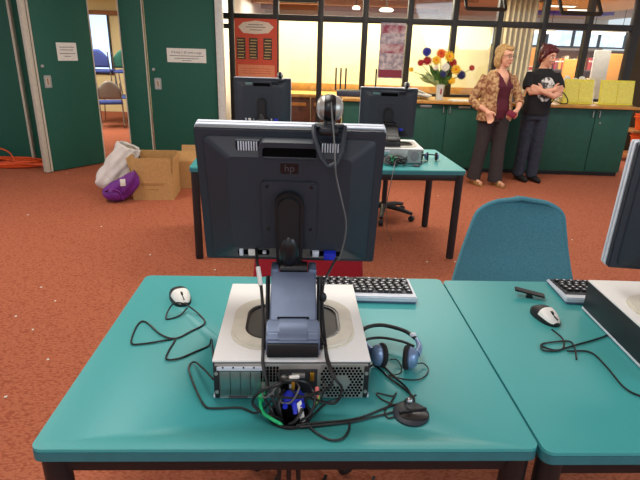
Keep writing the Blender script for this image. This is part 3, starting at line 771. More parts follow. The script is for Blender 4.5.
b.tube([(-0.245, 0.02, 0.99), (-0.19, -0.09, 0.925), (-0.135, -0.165, 0.89)], [0.038, 0.032, 0.024], seg=12)
hand(b, (-0.135, -0.165, 0.89), (-0.110, -0.19, 0.855), (0.35, -0.12, -0.95), (0.85, -0.35, 0.3), curl=0.5, thumb=-1)
b.tube([(0.155, 0.03, 1.255), (0.235, 0.03, 1.09), (0.275, 0.02, 1.02)], [0.048, 0.043, 0.038], seg=12)
b.tube([(0.275, 0.02, 1.02), (0.26, -0.07, 0.95), (0.225, -0.125, 0.905)], [0.038, 0.032, 0.024], seg=12)
hand(b, (0.225, -0.125, 0.905), (0.195, -0.145, 0.875), (-0.72, -0.05, -0.62), (-0.5, -0.3, 0.75), curl=0.6, thumb=1)
b.tube([(-0.06, 0, 0.85), (-0.09, -0.01, 0.50), (-0.13, 0.02, 0.08)], [0.085, 0.056, 0.038], seg=14)
b.tube([(0.09, 0, 0.85), (0.10, -0.03, 0.47), (0.12, -0.03, 0.06)], [0.085, 0.056, 0.038], seg=14)
for (x, y) in ((-0.13, 0.02), (0.12, -0.03)):
    b.tube([(x, y + 0.02, 0.055), (x + 0.03, y - 0.07, 0.042), (x + 0.06, y - 0.15, 0.030)], [0.034, 0.032, 0.024], seg=12)
remesh(b.build('body', wr), 0.006, 5)
face_parts(wr, RW)
hr = MB('hair_blonde')
hr.ell((0, 0.034, 0.038), (0.087, 0.094, 0.092), M=RW)
for sd in (-1, 1): hr.tube([(sd * 0.062, 0.0, 0.05), (sd * 0.086, 0.018, -0.02), (sd * 0.080, 0.022, -0.09), (sd * 0.058, 0.02, -0.135)], [0.032, 0.034, 0.034, 0.018], M=RW, seg=12)
hr.ell((0, 0.065, -0.045), (0.078, 0.052, 0.095), M=RW)
hr.ell((0.012, -0.036, 0.082), (0.066, 0.050, 0.032), M=RW)
RWi = RW.inverted()
def face_cut_w(p):
    q = RWi @ p
    return False
remesh(hr.build('hair', wr), 0.007, 3)
gl = MB('dark_frame')
for sd in (-1, 1):
    gl.tube([(sd * 0.032 + 0.022 * math.cos(a * PI / 8), -0.096, 0.003 + 0.015 * math.sin(a * PI / 8)) for a in range(17)], 0.0018, M=RW, seg=6)
    gl.tube([(sd * 0.054, -0.095, 0.008), (sd * 0.080, -0.04, 0.008), (sd * 0.082, 0.015, 0.0)], 0.0018, M=RW, seg=6)
gl.tube([(-0.010, -0.098, 0.006), (0.010, -0.098, 0.006)], 0.0018, M=RW, seg=6)
gl.build('glasses', wr)
fwv = Vector((math.sin(BY), -math.cos(BY), 0)); sdv = Vector((math.cos(BY), math.sin(BY), 0))
tp = MB('maroon_knit')
tp.loft([(0.02, 0, .80, .172, .128, BY), (0.02, 0, .90, .178, .132, BY), (0.015, 0, 1.02, .152, .115, BY), (0.01, -0.008, 1.155, .165, .130, BY), (0.01, 0, 1.250, .162, .105, BY), (0.01, 0.005, 1.300, .11, .08, BY), (0.01, 0.005, 1.320, .07, .066, BY)])
tp.ell(Vector((0.01, 0, 1.148)) + fwv * 0.075 + sdv * 0.07, (0.062, 0.06, 0.06)); tp.ell(Vector((0.01, 0, 1.148)) + fwv * 0.075 - sdv * 0.07, (0.062, 0.06, 0.06))
def vneck(p):
    f = p.dot(fwv); s = p.dot(sdv) - 0.01
    return (f > 0.0 and p.z > 1.155 + abs(s) * 1.9) or p.z > 1.312
remesh(tp.build('maroon_top', wr), 0.008, 4, cut=vneck, solid=0.004)
bl = MB('floral')
bl.loft([(0.015, 0.01, .76, .215, .150, BY), (0.015, 0.005, .90, .205, .150, BY), (0.01, 0.005, 1.02, .185, .135, BY), (0.01, 0, 1.141, .188, .140, BY), (0.01, 0.005, 1.250, .180, .115, BY), (0.01, 0.01, 1.310, .12, .085, BY), (0.01, 0.01, 1.335, .085, .072, BY)])
bl.tube([(-0.14, -0.01, 1.255), (-0.22, 0.0, 1.09), (-0.255, 0.015, 0.99), (-0.225, -0.04, 0.945), (-0.19, -0.09, 0.92)], [0.056, 0.054, 0.052, 0.050, 0.045], seg=14)
bl.tube([(0.155, 0.03, 1.255), (0.235, 0.03, 1.114), (0.28, 0.015, 1.01), (0.268, -0.05, 0.965)], [0.054, 0.053, 0.050, 0.046], seg=14)
def blouse_cut(p):
    if p.z < 0.77 or p.z > 1.325: return True
    f = p.dot(fwv); s = p.dot(sdv) - 0.01
    return f > 0.05 and abs(s + 0.012) < 0.085 + 0.02 * (1.2 - p.z) and p.x > -0.16 and p.x < 0.20
remesh(bl.build('blouse', wr), 0.009, 4, cut=blouse_cut, solid=0.006)
tr = MB('trousers_dark')
tr.loft([(-0.0, 0, .76, .165, .120, BY), (0.01, 0, .84, .182, .134, BY), (0.02, 0, .93, .172, .126, BY)])
tr.tube([(-0.065, 0, 0.82), (-0.085, -0.01, 0.5), (-0.11, 0.0, 0.28), (-0.13, 0.01, 0.06)], [0.108, 0.080, 0.078, 0.086], seg=16)
tr.tube([(0.09, 0, 0.82), (0.10, -0.03, 0.47), (0.11, -0.035, 0.28), (0.12, -0.035, 0.045)], [0.108, 0.080, 0.078, 0.086], seg=16)
remesh(tr.build('trousers', wr), 0.009, 5)
for (x, y) in ((-0.13, 0.02), (0.12, -0.03)):
    s_ = MB('sandal_gold')
    Ms = Matrix.Translation((x + 0.025, y - 0.055, 0)) @ Matrix.Rotation(0.38, 4, 'Z')
    s_.prism([(-0.03, 0.10), (-0.036, 0.03), (-0.036, -0.06), (-0.02, -0.125), (0.015, -0.128), (0.040, -0.08), (0.036, 0.02), (0.03, 0.10)], 0.0, 0.018, M=Ms, bev=0.004)
    for yy, z in ((-0.03, 0.062), (-0.075, 0.052)): s_.tube([(-0.036, yy, 0.012), (-0.028, yy, z - 0.008), (0, yy, z + 0.002), (0.028, yy, z - 0.008), (0.038, yy, 0.012)], 0.006, M=Ms, seg=8, flat=2.2)
    s_.build('sandal', wr)
wl = MB('wallet_maroon').box((0, 0, 0), (0.105, 0.022, 0.065), bev=0.006, M=Matrix.Rotation(0.5, 4, 'Y')).build('wallet')
wl.location = (2.130, 5.995, 0.865); tag(wl, 'small maroon wallet held in the left hand of the blonde woman', 'wallet')

# person with crossed arms
mr = thing('person', 'person with short dark red hair, arms crossed over a printed black t-shirt, dark jeans', 'person', (2.57, 6.44, 0))
BY = 0.25
b = MB('skin')
b.loft([(0.0, 0, .80, .145, .105, BY), (0.005, 0, .92, .145, .105, BY), (0.01, 0, 1.02, .135, .10, BY), (0.02, 0, 1.139, .155, .105, BY), (0.025, 0, 1.245, .158, .09, BY), (0.02, 0.005, 1.295, .10, .068, BY), (0.018, 0.0, 1.325, .052, .052, BY)])
b.tube([(0.018, 0.01, 1.285), (0.022, -0.008, 1.38)], [0.054, 0.049], seg=14)
RM = head(b, (0.034, -0.025, 1.445), 0.5, 0.16, s=1.0)
ea, eb = Vector((-0.150, -0.09, 1.055)), Vector((0.215, -0.07, 1.045))
b.tube([(-0.130, -0.01, 1.245), (-0.155, -0.05, 1.139), ea], [0.046, 0.041, 0.037], seg=12)
b.tube([(0.175, 0.01, 1.245), (0.21, -0.03, 1.139), eb], [0.046, 0.041, 0.037], seg=12)
b.tube([ea, (-0.03, -0.155, 1.065), (0.09, -0.155, 1.085)], [0.038, 0.033, 0.025], seg=12)
hand(b, (0.09, -0.155, 1.085), (0.135, -0.145, 1.095), (0.85, 0.35, 0.1), (0, -0.1, 1), curl=0.3, thumb=-1)
b.tube([eb, (0.11, -0.185, 1.02), (-0.01, -0.185, 1.065)], [0.038, 0.033, 0.025], seg=12)
hand(b, (-0.01, -0.185, 1.065), (-0.055, -0.165, 1.085), (-0.85, 0.4, 0.25), (0, 0.1, 1), curl=-0.3, thumb=-1)
b.tube([(-0.07, 0, 0.84), (-0.075, -0.01, 0.47), (-0.08, 0.01, 0.07)], [0.085, 0.056, 0.038], seg=14)
b.tube([(0.075, 0, 0.84), (0.08, -0.02, 0.46), (0.08, -0.01, 0.06)], [0.085, 0.056, 0.038], seg=14)
for (x, y) in ((-0.08, 0.01), (0.08, -0.01)): b.tube([(x, y + 0.02, 0.05), (x + 0.04, y - 0.12, 0.032)], [0.034, 0.026], seg=12)
remesh(b.build('body', mr), 0.006, 5)
face_parts(mr, RM, False)
hr = MB('hair_red')
hr.ell((0, 0.026, 0.045), (0.090, 0.100, 0.088), M=RM)
hr.ell((0, 0.070, -0.02), (0.072, 0.042, 0.075), M=RM)
hr.ell((0.03, -0.052, 0.072), (0.048, 0.036, 0.028), M=RM); hr.ell((-0.035, -0.048, 0.072), (0.040, 0.032, 0.028), M=RM)
for sd in (-1, 1): hr.tube([(sd * 0.074, -0.02, 0.05), (sd * 0.083, -0.012, 0.0), (sd * 0.078, 0.03, -0.04)], [0.022, 0.018, 0.016], M=RM, seg=10)
for k in range(14):
    a = k * 0.45; hr.tube([(0.05 * math.cos(a), 0.03 + 0.06 * math.sin(a), 0.10), (0.075 * math.cos(a + .2), 0.03 + 0.085 * math.sin(a + .2), 0.125)], [0.018, 0.006], M=RM, seg=8)
remesh(hr.build('hair', mr), 0.007, 2)
ts = MB('printed_shirt')
ts.loft([(0.0, 0, .80, .168, .128, BY), (0.005, 0, .92, .164, .124, BY), (0.01, 0, 1.02, .155, .118, BY), (0.02, -0.004, 1.139, .172, .126, BY), (0.025, 0, 1.245, .175, .105, BY), (0.02, 0.005, 1.295, .11, .078, BY), (0.018, 0.002, 1.320, .07, .064, BY)])
ts.tube([(-0.120, -0.005, 1.250), (-0.16, -0.045, 1.146), (-0.165, -0.07, 1.095)], [0.062, 0.062, 0.060], seg=14)
ts.tube([(0.165, 0.01, 1.250), (0.212, -0.03, 1.146), (0.22, -0.055, 1.095)], [0.062, 0.062, 0.060], seg=14)
remesh(ts.build('t_shirt', mr), 0.008, 4, cut=lambda p: p.z > 1.313, solid=0.004)
jn = MB('jeans_dark')
jn.loft([(-0.0, 0, .74, .150, .108, BY), (0.0, 0, .82, .160, .118, BY), (0.0, 0, .88, .156, .116, BY)])
jn.tube([(-0.072, 0, 0.80), (-0.075, -0.01, 0.47), (-0.08, 0.01, 0.06)], [0.094, 0.074, 0.070], seg=16)
jn.tube([(0.076, 0, 0.80), (0.08, -0.02, 0.46), (0.08, -0.01, 0.05)], [0.094, 0.074, 0.070], seg=16)
remesh(jn.build('jeans', mr), 0.009, 5)
for (x, y) in ((-0.08, 0.01), (0.08, -0.01)):
    s_ = MB('shoe_black')
    s_.tube([(x - 0.01, y + 0.05, 0.04), (x, y, 0.045), (x + 0.03, y - 0.09, 0.036), (x + 0.055, y - 0.16, 0.028)], [0.030, 0.042, 0.040, 0.026], seg=14)
    remesh(s_.build('shoe', mr), 0.008, 3, cut=None)

mr.scale = (1.0, 1.0, 1.03)

# ------------------------------------------------------------------ things on the floor at the back left
def carton(name, label, loc, rz, w, d, h, flaps, txt=None):
    c = thing(name, label, 'box', loc, rz)
    t = MB('cardboard'); th = 0.006
    for (cx, cy, sx, sy) in ((0, -d / 2, w, th), (0, d / 2, w, th), (-w / 2, 0, th, d), (w / 2, 0, th, d)): t.box((cx, cy, h / 2), (sx, sy, h))
    t.box((0, 0, th / 2), (w, d, th)); t.build('walls', c, smooth=False)
    for (side, ang, L) in flaps:
        if side in 'FB':
            s = -1 if side == 'F' else 1
            M = Matrix.Translation((0, s * d / 2, h)) @ Matrix.Rotation(-s * ang, 4, 'X')
            MB('cardboard').box((0, 0, L / 2), (w - 0.01, 0.005, L), M=M).build('flap', c, smooth=False)
        else:
            s = -1 if side == 'L' else 1
            M = Matrix.Translation((s * w / 2, 0, h)) @ Matrix.Rotation(s * ang, 4, 'Y')
            MB('cardboard').box((0, 0, L / 2), (0.005, d - 0.01, L), M=M).build('flap', c, smooth=False)
    if txt:
        t = MB('cardboard_in')
        for z, wd2 in ((0.17, 0.24), (0.155, 0.22), (0.11, 0.12)): t.box((0, -d / 2 - 0.004, z), (wd2, 0.001, 0.009))
        t.build('printed_lines', c, smooth=False)
    return c
carton('cardboard_box', 'open brown cardboard box standing in front, with printed lines', (-1.73, 5.25, 0), 0.1, 0.40, 0.40, 0.27, [('F', 0.02, 0.16), ('B', -0.10, 0.17), ('L', 0.25, 0.16), ('R', 0.1, 0.16)], 1)
carton('cardboard_box', 'smaller brown cardboard box behind, its flap folded outward', (-1.46, 5.72, 0), 0.1, 0.30, 0.34, 0.30, [('R', 1.0, 0.14), ('F', -0.5, 0.12), ('B', 0.3, 0.12)])
# white sack leaning on the box
sk = thing('sack', 'crumpled white sack leaning against the front cardboard box, its mouth open', 'sack', (-2.21, 5.30, 0))
t = MB('white_sack')
def sackf(u, v):
    a = 2 * PI * u; w = 1 + 0.10 * math.sin(5 * a + 9 * v) + 0.07 * math.sin(9 * a - 11 * v)
    q = min(1, v * 5) ** 0.5
    rx = (0.20 - 0.09 * v) * w * q; ry = (0.13 - 0.05 * v) * w * q
    return (-0.06 + 0.25 * v + rx * math.cos(a) * 0.95, 0.05 * v + ry * math.sin(a), 0.004 + 0.47 * v + rx * math.cos(a) * -0.10 * v * 4 + 0.02)
t.grid(sackf, 44, 26); o = t.build('cloth', sk, ang=80); s_ = o.modifiers.new('s', 'SOLIDIFY'); s_.thickness = 0.004
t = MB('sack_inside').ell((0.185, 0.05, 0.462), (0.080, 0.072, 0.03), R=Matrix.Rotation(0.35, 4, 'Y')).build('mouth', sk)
pb = thing('carrier_bag', 'purple bag slumped in front of the white sack beside the box', 'bag', (-2.03, 4.99, 0))
t = MB('purple_bag')
def bagf(u, v):
    a = 2 * PI * u; w = 1 + 0.08 * math.sin(4 * a + 3 * v) + 0.06 * math.sin(7 * a - 8 * v)
    r = math.sin(PI * min(1, v * 0.78 + 0.03)) ** 0.6
    return (0.155 * r * w * math.cos(a) + 0.06 * v, 0.12 * r * w * math.sin(a), 0.01 + (0.25 * v) * (1 + 0.25 * math.cos(a)))
t.grid(bagf, 40, 22); t.ell((-0.03, -0.02, 0.09), (0.13, 0.11, 0.085)); t.build('cloth', pb, ang=80)
MB('purple_bag').tube(spline([(-0.10, -0.10, 0.12), (-0.03, -0.16, 0.16), (0.05, -0.14, 0.14), (0.08, -0.12, 0.05)]), 0.012, seg=8, flat=0.5).build('strap', pb)
MB('paper').box((0.09, -0.115, 0.22), (0.05, 0.01, 0.07), rot=0.5, bev=0.004).build('tag', pb)
# orange cord heap
rc = random.Random(3); pts = []
for k in range(150):
    a = k * 0.62; r = 0.30 + 0.16 * math.sin(k * 0.37) + rc.uniform(-0.05, 0.05)
    pts.append((r * 1.45 * math.cos(a) + 0.1 * math.sin(k * 0.11), 0.42 * r * math.sin(a), 0.018 + 0.06 * abs(math.sin(k * 0.53)) * (0.4 + 0.6 * rc.random())))
oc = MB('orange_cord').tube(spline(pts, 4), 0.009, seg=6).build('extension_cord'); oc.location = (-3.95, 6.38, 0)
tag(oc, 'tangled orange extension cord heaped on the carpet at the left partition', 'cord')
o = MB('orange_cord').tube(spline([(-4.25, 6.40, .02), (-4.2, 6.42, .14), (-4.07, 6.42, .20), (-3.93, 6.40, .15), (-3.86, 6.36, .03)]), 0.009, seg=6).build('cord_loop'); tag(o, 'single orange cord loop standing up from the tangled heap', 'cord')
sc = None
for (x, y) in ((-3.08, 6.07), (-2.673, 4.452), (-1.39, 1.903), (-1.575, 2.478), (2.2, 4.231), (1.297, 5.546), (0.822, 3.631), (1.041, 3.648), (-0.744, 3.361), (-1.285, 3.6), (1.55, 3.3), (-1.9, 4.2), (-1.8, 3.0), (-2.05, 2.75), (-1.62, 2.82), (-1.75, 2.62), (-1.35, 2.2), (-2.5, 2.4)):
    if sc is None:
        o = MB('paper').prism([(-.007, -.003), (0.006, -0.005), (0.007, 0.004), (-0.003, 0.006)], 0.001, 0.004).build('paper_scrap', smooth=False); sc = o
    else:
        o = sc.copy(); COL.objects.link(o)
    o.location = (x, y, 0.0); o.rotation_euler = (0, 0, random.uniform(0, 6)); tag(o, 'tiny white paper scrap on the orange carpet', 'paper scrap', 'paper scraps on the carpet')

# ------------------------------------------------------------------ desks
def desk(label, loc, rz, W, Dp, hole=None, group=None, T=0.70):
    d = thing('computer_desk', label, 'desk', loc, rz, group)
    t = MB('teal_laminate'); t.prism(rrect(W - 0.004, Dp, 0.022, cx=-W / 2, cy=Dp / 2), T - 0.008, T)
    top = t.build('tabletop', d, ang=30)
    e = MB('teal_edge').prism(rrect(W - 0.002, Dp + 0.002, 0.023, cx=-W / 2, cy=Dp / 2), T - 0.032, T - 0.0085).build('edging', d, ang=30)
    if hole:
        c = MB('black_metal').cyl((hole[0], hole[1], T - 0.1), (hole[0], hole[1], T + 0.1), 0.046, seg=40).build('cutter', d)
        for o in (top, e):
            m = o.modifiers.new('b', 'BOOLEAN'); m.object = c; m.operation = 'DIFFERENCE'; m.solver = 'EXACT'
            bpy.context.view_layer.update()
            me = bpy.data.meshes.new_from_object(o.evaluated_get(bpy.context.evaluated_depsgraph_get())); o.modifiers.clear()
            o.data = me; me.materials.clear(); me.materials.append(MATS['teal_laminate' if o is top else 'teal_edge'])
        bpy.data.objects.remove(c)
        MB('black_plastic').lathe([(0.044, -0.045), (0.047, -0.045), (0.047, 0.0), (0.052, 0.0), (0.052, 0.004), (0.044, 0.004), (0.044, -0.045)], (hole[0], hole[1], T), seg=40).build('cable_grommet', d)
    for y in (0.035, Dp - 0.035): MB('black_metal').box((-W / 2, y, T - 0.057), (W - 0.08, 0.025, 0.048), bev=0.003).build('rail', d)
    for x in (-0.035, -W + 0.035): MB('black_metal').box((x, Dp / 2, T - 0.057), (0.025, Dp - 0.08, 0.048), bev=0.003).build('rail', d)
    for x in (-0.036, -W + 0.036):
        for y in (0.036, Dp - 0.036):
            l = MB('black_metal').cyl((x, y, 0.012), (x, y, T - 0.033), 0.029, seg=20).build('leg', d)
            MB('black_plastic').cyl((x, y, 0), (x, y, 0.012), 0.028, seg=16).build('foot_cap', l)
    return d
T = 0.70
desk('teal computer desk in the foreground carrying the tilted monitor and headset', (0.502, 0.905, 0), 0.044, 1.108, 0.885, hole=(-0.555, 0.112))
desk('teal computer desk at the right edge, next to the foreground desk', (1.604, 0.941, 0), 0.044, 1.10, 0.885)
desk('teal desk farther back at the right, one black leg beside the blue chair', (1.054, 3.695, 0), 0.081, 0.997, 0.826)
desk('teal desk farther back at the left, mostly hidden by the large monitor', (0.060, 3.615, 0), 0.081, 0.997, 0.826)

# ------------------------------------------------------------------ computer base units
def pc(label, loc, rz, detail=True):
    p = thing('desktop_computer', label, 'computer', loc, rz)
    W, Dp, z0, z1 = 0.379, 0.423, 0.006, 0.112
    MB('pc_side').box((W / 2, Dp / 2, (z0 + z1) / 2), (W - 0.002, Dp - 0.004, z1 - z0 - 0.004), bev=0.003).build('chassis', p)
    MB('pc_top').box((W / 2, Dp / 2, z1 - 0.002), (W, Dp, 0.006), bev=0.002).build('lid', p)
    MB('silver_plastic').box((W / 2, Dp / 2, z0 + 0.003), (W + 0.002, Dp, 0.008), bev=0.002).build('base_trim', p)
    for sx in (0.03, W - 0.03):
        for sy in (0.03, Dp - 0.03): MB('black_plastic').cyl((sx, sy, 0), (sx, sy, 0.008), 0.012, seg=12).build('rubber_foot', p)
    rp = MB('steel').box((W / 2, -0.001, 0.057), (W - 0.012, 0.004, 0.096), bev=0.001).build('rear_plate', p)
    for x in (0.010, W - 0.010):
        s = MB('black_plastic').box((x, -0.004, 0.055), (0.011, 0.006, 0.088), bev=0.001)
        s.build('side_strip', p)
        for z in (0.03, 0.082): MB('steel').cyl((x, -0.006, z), (x, -0.010, z), 0.0045, seg=12).build('screw', p)
    for k in range(4):
        x = 0.026 + k * 0.0245
        o = MB('slot_steel').box((x + 0.004, -0.005, 0.052), (0.0235, 0.004, 0.068), bev=0.0012).build('slot_cover', p)
    t = MB('silver_plastic').box((0.066, -0.005, 0.094), (0.11, 0.005, 0.010), bev=0.001)
    for k in range(4): t.box((0.026 + k * 0.0245, -0.008, 0.098), (0.004, 0.001, 0.004), 'black_hole')
    t.build('slot_bracket', p)
    # disc shaped stand tray on the lid
    cx, cy = 0.191, 0.178
    o_ = rrect(0.308, 0.254, 0.08, 8, cx, cy); i_ = rrect(0.250, 0.192, 0.06, 8, cx, cy)
    MB('beige_plastic').ring(o_, i_, z1 - 0.001, z1 + 0.010).ring(rrect(0.322, 0.268, 0.086, 8, cx, cy), rrect(0.29, 0.24, 0.078, 8, cx, cy), z1 - 0.001, z1 + 0.004).build('tray_ring', p, ang=25)
    MB('tray_dark').prism(rrect(0.252, 0.194, 0.06, 8, cx, cy), z1 - 0.001, z1 + 0.004).build('tray', p)
    MB('glossy_black').ring(rrect(0.250, 0.192, 0.06, 8, cx, cy), rrect(0.236, 0.178, 0.055, 8, cx, cy), z1, z1 + 0.008).build('tray_seal', p)
    fm = MB('steel').box((0.312, -0.004, 0.057), (0.104, 0.003, 0.094))
    if detail:
        hx = [(math.cos(PI / 3 * k + PI / 6) * 0.0036, math.sin(PI / 3 * k + PI / 6) * 0.0036) for k in range(6)]
        for r in range(11):
            for c in range(12):
                x = 0.262 + c * 0.0088 + (r % 2) * 0.0044; z = 0.016 + r * 0.0079
                dd = math.hypot((x - 0.312) * 0.95, (z - 0.057))
                if x > 0.361 or dd < 0.019 or dd > 0.056: continue
                fm.prism([(x + a, z + b_) for a, b_ in hx], 0, 0.0012, 'black_hole', M=FACE(0, -0.0055, 0))
        sq = MB('black_hole')
        for c in range(6):
            for r in range(5): sq.box((0.116 + c * 0.0078, -0.0045, 0.060 + r * 0.0088), (0.0058, 0.002, 0.0066))
        sq.build('square_vent', p, smooth=False)
        t = MB('pc_side').box((0.205, -0.005, 0.058), (0.092, 0.004, 0.066), bev=0.001); io = t.build('port_panel', p)
        for (x, z, w, h, m, n) in ((0.205, 0.078, 0.032, 0.011, 'steel', 'port'), (0.170, 0.070, 0.012, 0.016, 'steel', 'port'), (0.172, 0.045, 0.014, 0.014, 'black_hole', 'port'),
                                   (0.190, 0.045, 0.013, 0.012, 'silver_plastic', 'port'), (0.238, 0.075, 0.010, 0.022, 'plug_gold', 'port'), (0.120, 0.022, 0.014, 0.014, 'black_hole', 'port'), (0.140, 0.022, 0.013, 0.012, 'silver_plastic', 'port')):
            MB(m).box((x, -0.010, z), (w, 0.008, h), bev=0.001).build(n, io)
        MB('ink').box((0.06, -0.0045, 0.0115), (0.045, 0.002, 0.004)).build('model_plate', p)
    else:
        fm.lathe([(0.016, 0), (0.035, 0), (0.035, 0.002), (0.016, 0.002)], m='desk_grey', seg=20, M=FACE(0.312, -0.0055, 0.057))
    fm.build('fan_grille', p, smooth=False)
    return p
pc('white topped desktop computer lying under the foreground monitor, its ports facing out', (-0.247, 1.037, T), 0.054)
pc('white topped desktop computer with dark side at the right edge of the photo', (0.90, 1.15, T), 0.0)
pc('white desktop computer on the farther right desk beneath its monitor', (0.385, 3.88, T), 0.02, False)
pc('white desktop computer on the farther left desk, behind the large monitor', (-0.66, 3.82, T), 0.04, False)

# ------------------------------------------------------------------ monitors on folding arms (origin = rear left foot of the computer they stand on)
def monitor(label, loc, rz, tilt=0.21, dz=0.0, yaw=-0.035, detail=True, px=0.0):
    m = thing('computer_monitor', label, 'monitor', loc, rz)
    s, c = math.sin(tilt), math.cos(tilt)
    O = (0.181 + px, 0.285, 0.250 + dz)
    M = Matrix.Translation(O) @ Matrix.Rotation(yaw, 4, 'Z') @ frame((1, 0, 0), (0, -s, c), (0, -c, -s), (0, 0, 0))
    W, H = (0.470 if detail else 0.448), 0.386
    pv = 0.050 if detail else 0.074
    def R(w, h, r, cy=H / 2): return rrect(w, h, r, 4, 0, cy)
    MB('charcoal_plastic').prism(R(W - 0.004, H - 0.004, 0.007), -0.022, 0.0, M=M, bev=0.003).build('back_frame', m)
    MB('silver_plastic').ring(R(W, H, 0.007), R(W - 0.05, H - 0.05, 0.004), -0.052, -0.040, M=M).ring(R(W, H, 0.007), R(W - 0.03, H - 0.03, 0.006), -0.035, -0.022, M=M).build('bezel', m)
    MB('screen_black').prism(R(W - 0.02, H - 0.02, 0.006), -0.041, -0.035, M=M).build('screen', m)
    # raised rear housing with sloping shoulders
    t = bmesh.new()
    sec = [(W - 0.046, 0.354, 0.0, 0.189), (W - 0.050, 0.350, 0.004, 0.189), (0.310, 0.268, 0.034, 0.196), (0.302, 0.262, 0.036, 0.196)]
    L_ = []
    for (w, h, n, cy) in sec: L_.append([t.verts.new((x, y, n)) for x, y in rrect(w, h, 0.014, 4, 0, cy)])
    for i in range(3):
        for k in range(len(L_[0])): t.faces.new((L_[i][k], L_[i][(k + 1) % len(L_[0])], L_[i + 1][(k + 1) % len(L_[0])], L_[i + 1][k]))
    t.faces.new(L_[-1]); bmesh.ops.recalc_face_normals(t, faces=t.faces)
    h = MB('charcoal_plastic'); h._add(t, M, 'charcoal_plastic')
    # bottom apron
    hs = h.build('rear_housing', m, ang=20)
    # handle slot
    g = MB('charcoal_plastic').ring(R(0.148, 0.052, 0.014, 0.340), R(0.130, 0.032, 0.008, 0.337), 0.004, 0.038, M=M)
    g.build('handle_surround', hs, ang=30)
    MB('black_hole').prism(R(0.132, 0.034, 0.008, 0.337), 0.006, 0.035, M=M).build('handle_slot', hs)
    for cx in (-0.101, 0.101):
        v = MB('slot_steel' if not detail else 'silver_plastic')
        v.box((cx, 0.338, 0.0145), (0.058, 0.052, 0.019), 'charcoal_plastic', M=M)
        for k in range(9): v.box((cx - 0.025 + k * 0.00625, 0.338, 0.0245), (0.0028, 0.048, 0.002), 'black_hole', M=M)
        if not detail and cx < 0: v.box((cx, 0.338, 0.026), (0.056, 0.038, 0.002), 'slot_steel', M=M)
        if detail:
            for k in range(8): v.box((cx - 0.0219 + k * 0.00625, 0.338, 0.0248), (0.0034, 0.048, 0.002), 'silver_plastic', M=M)
        v.build('air_vent', hs, smooth=False)
    if detail:
        for sx in (-1, 1):
            d = MB('black_hole')
            for i in range(5):
                for j in range(20):
                    d.box((sx * (0.160 + i * 0.0085), 0.085 + j * 0.0095, 0.030 - (0.010 + i * 0.0085) * 0.5), (0.003, 0.003, 0.006), M=M)
            d.build('perforations', hs, smooth=False)
        MB('glossy_black').prism(R(0.044, 0.028, 0.003, 0.300), 0.036, 0.0375, M=M).build('logo_badge', hs)
        text_mesh('hp', 0.026, 'ink', 'logo', hs, M @ Matrix.Translation((0, 0.300, 0.038)))
    pl = MB('charcoal_plastic').prism(R(0.142, 0.170, 0.010, 0.182), 0.034, 0.042, M=M, bev=0.002).build('mount_plate', m)
    if detail:
        for sx in (-1, 1):
            for v_ in (0.252, 0.13): MB('glossy_black').cyl((sx * 0.055, v_, 0.041), (sx * 0.055, v_, 0.044), 0.004, seg=12, M=M).build('screw', pl)
    # connector recesses and plugs
    for cx in (-0.098, 0.098):
        MB('black_hole').box((cx, pv + 0.002, 0.012), (0.085, 0.030, 0.034), M=M, bev=0.003).build('port_recess', hs)
    for (x, w, hh, mm) in ((-0.130, 0.010, 0.020, 'silver_plastic'), (-0.100, 0.022, 0.018, 'white_plastic'), (-0.068, 0.010, 0.006, 'silver_plastic'), (0.070, 0.018, 0.018, 'silver_plastic'), (0.108, 0.032, 0.020, 'port_blue')):
        MB(mm).box((x, pv, 0.030 if mm != 'port_blue' else 0.036), (w, hh, 0.018 if mm != 'port_blue' else 0.028), M=M, bev=0.002).build('plug' if mm == 'port_blue' else 'port', hs)
    # neck: capsule cover, hinge knob
    cap_ = [(0.036 * math.cos(a * PI / 14), 0.208 + 0.036 * math.sin(a * PI / 14)) for a in range(15)] + [(-0.034, 0.012), (0.034, 0.012)]
    nk = MB('black_plastic').prism(cap_, 0.036, 0.072, M=M, bev=0.010).build('neck_cover', m, ang=45)
    kn = MB('glossy_black').ell((0, 0.072, 0.066), (0.027, 0.056, 0.020), M=M).build('hinge_cover', nk)
    # world-ish points in the thing's frame
    base = M @ Vector((0, 0.03, 0.048)); top = Vector((0.191, 0.212, 0.262))
    MB('black_plastic').tube([base, (base + top) / 2, top], [0.030, 0.029, 0.030], seg=16).build('neck', m)
    hb = MB('glossy_black').cyl((top.x - 0.036, top.y, top.z - 0.002), (top.x + 0.036, top.y, top.z - 0.002), 0.019, seg=20).build('hinge_barrel', m)
    A = lambda x: frame((0, 1, 0), (0, 0, 1), (1, 0, 0), (x, 0, 0))
    prof = [(0.190, 0.262), (0.060, 0.186), (0.050, 0.166), (0.150, 0.190), (0.200, 0.220)]
    AM = 'slate_plastic' if detail else 'black_plastic'
    MB(AM).prism(prof, -0.058, 0.058, m=AM, M=A(top.x), bev=0.004).box((top.x - 0.049, 0.212, 0.254), (0.022, 0.055, 0.030), bev=0.006).box((top.x + 0.049, 0.212, 0.254), (0.022, 0.055, 0.030), bev=0.006).build('upper_arm', m, ang=30)
    prof = [(0.062, 0.190), (0.022, 0.176), (0.010, 0.160), (0.006, 0.118), (0.070, 0.118), (0.080, 0.150)]
    MB(AM).prism(prof, -0.064, 0.064, M=A(top.x), bev=0.004).build('lower_arm', m, ang=30)
    MB('black_plastic').box((top.x, 0.006, 0.137), (0.122, 0.008, 0.036), bev=0.002).build('front_cover', m)
    MB(AM).prism([(0.064, 0.193), (0.020, 0.180), (0.006, 0.162), (0.030, 0.160), (0.064, 0.180)], -0.036, 0.036, M=A(top.x), bev=0.003).build('hinge_tongue', m)
    MB('glossy_black').box((top.x, 0.0665, 0.190), (0.078, 0.004, 0.006)).build('hinge_gap', m)
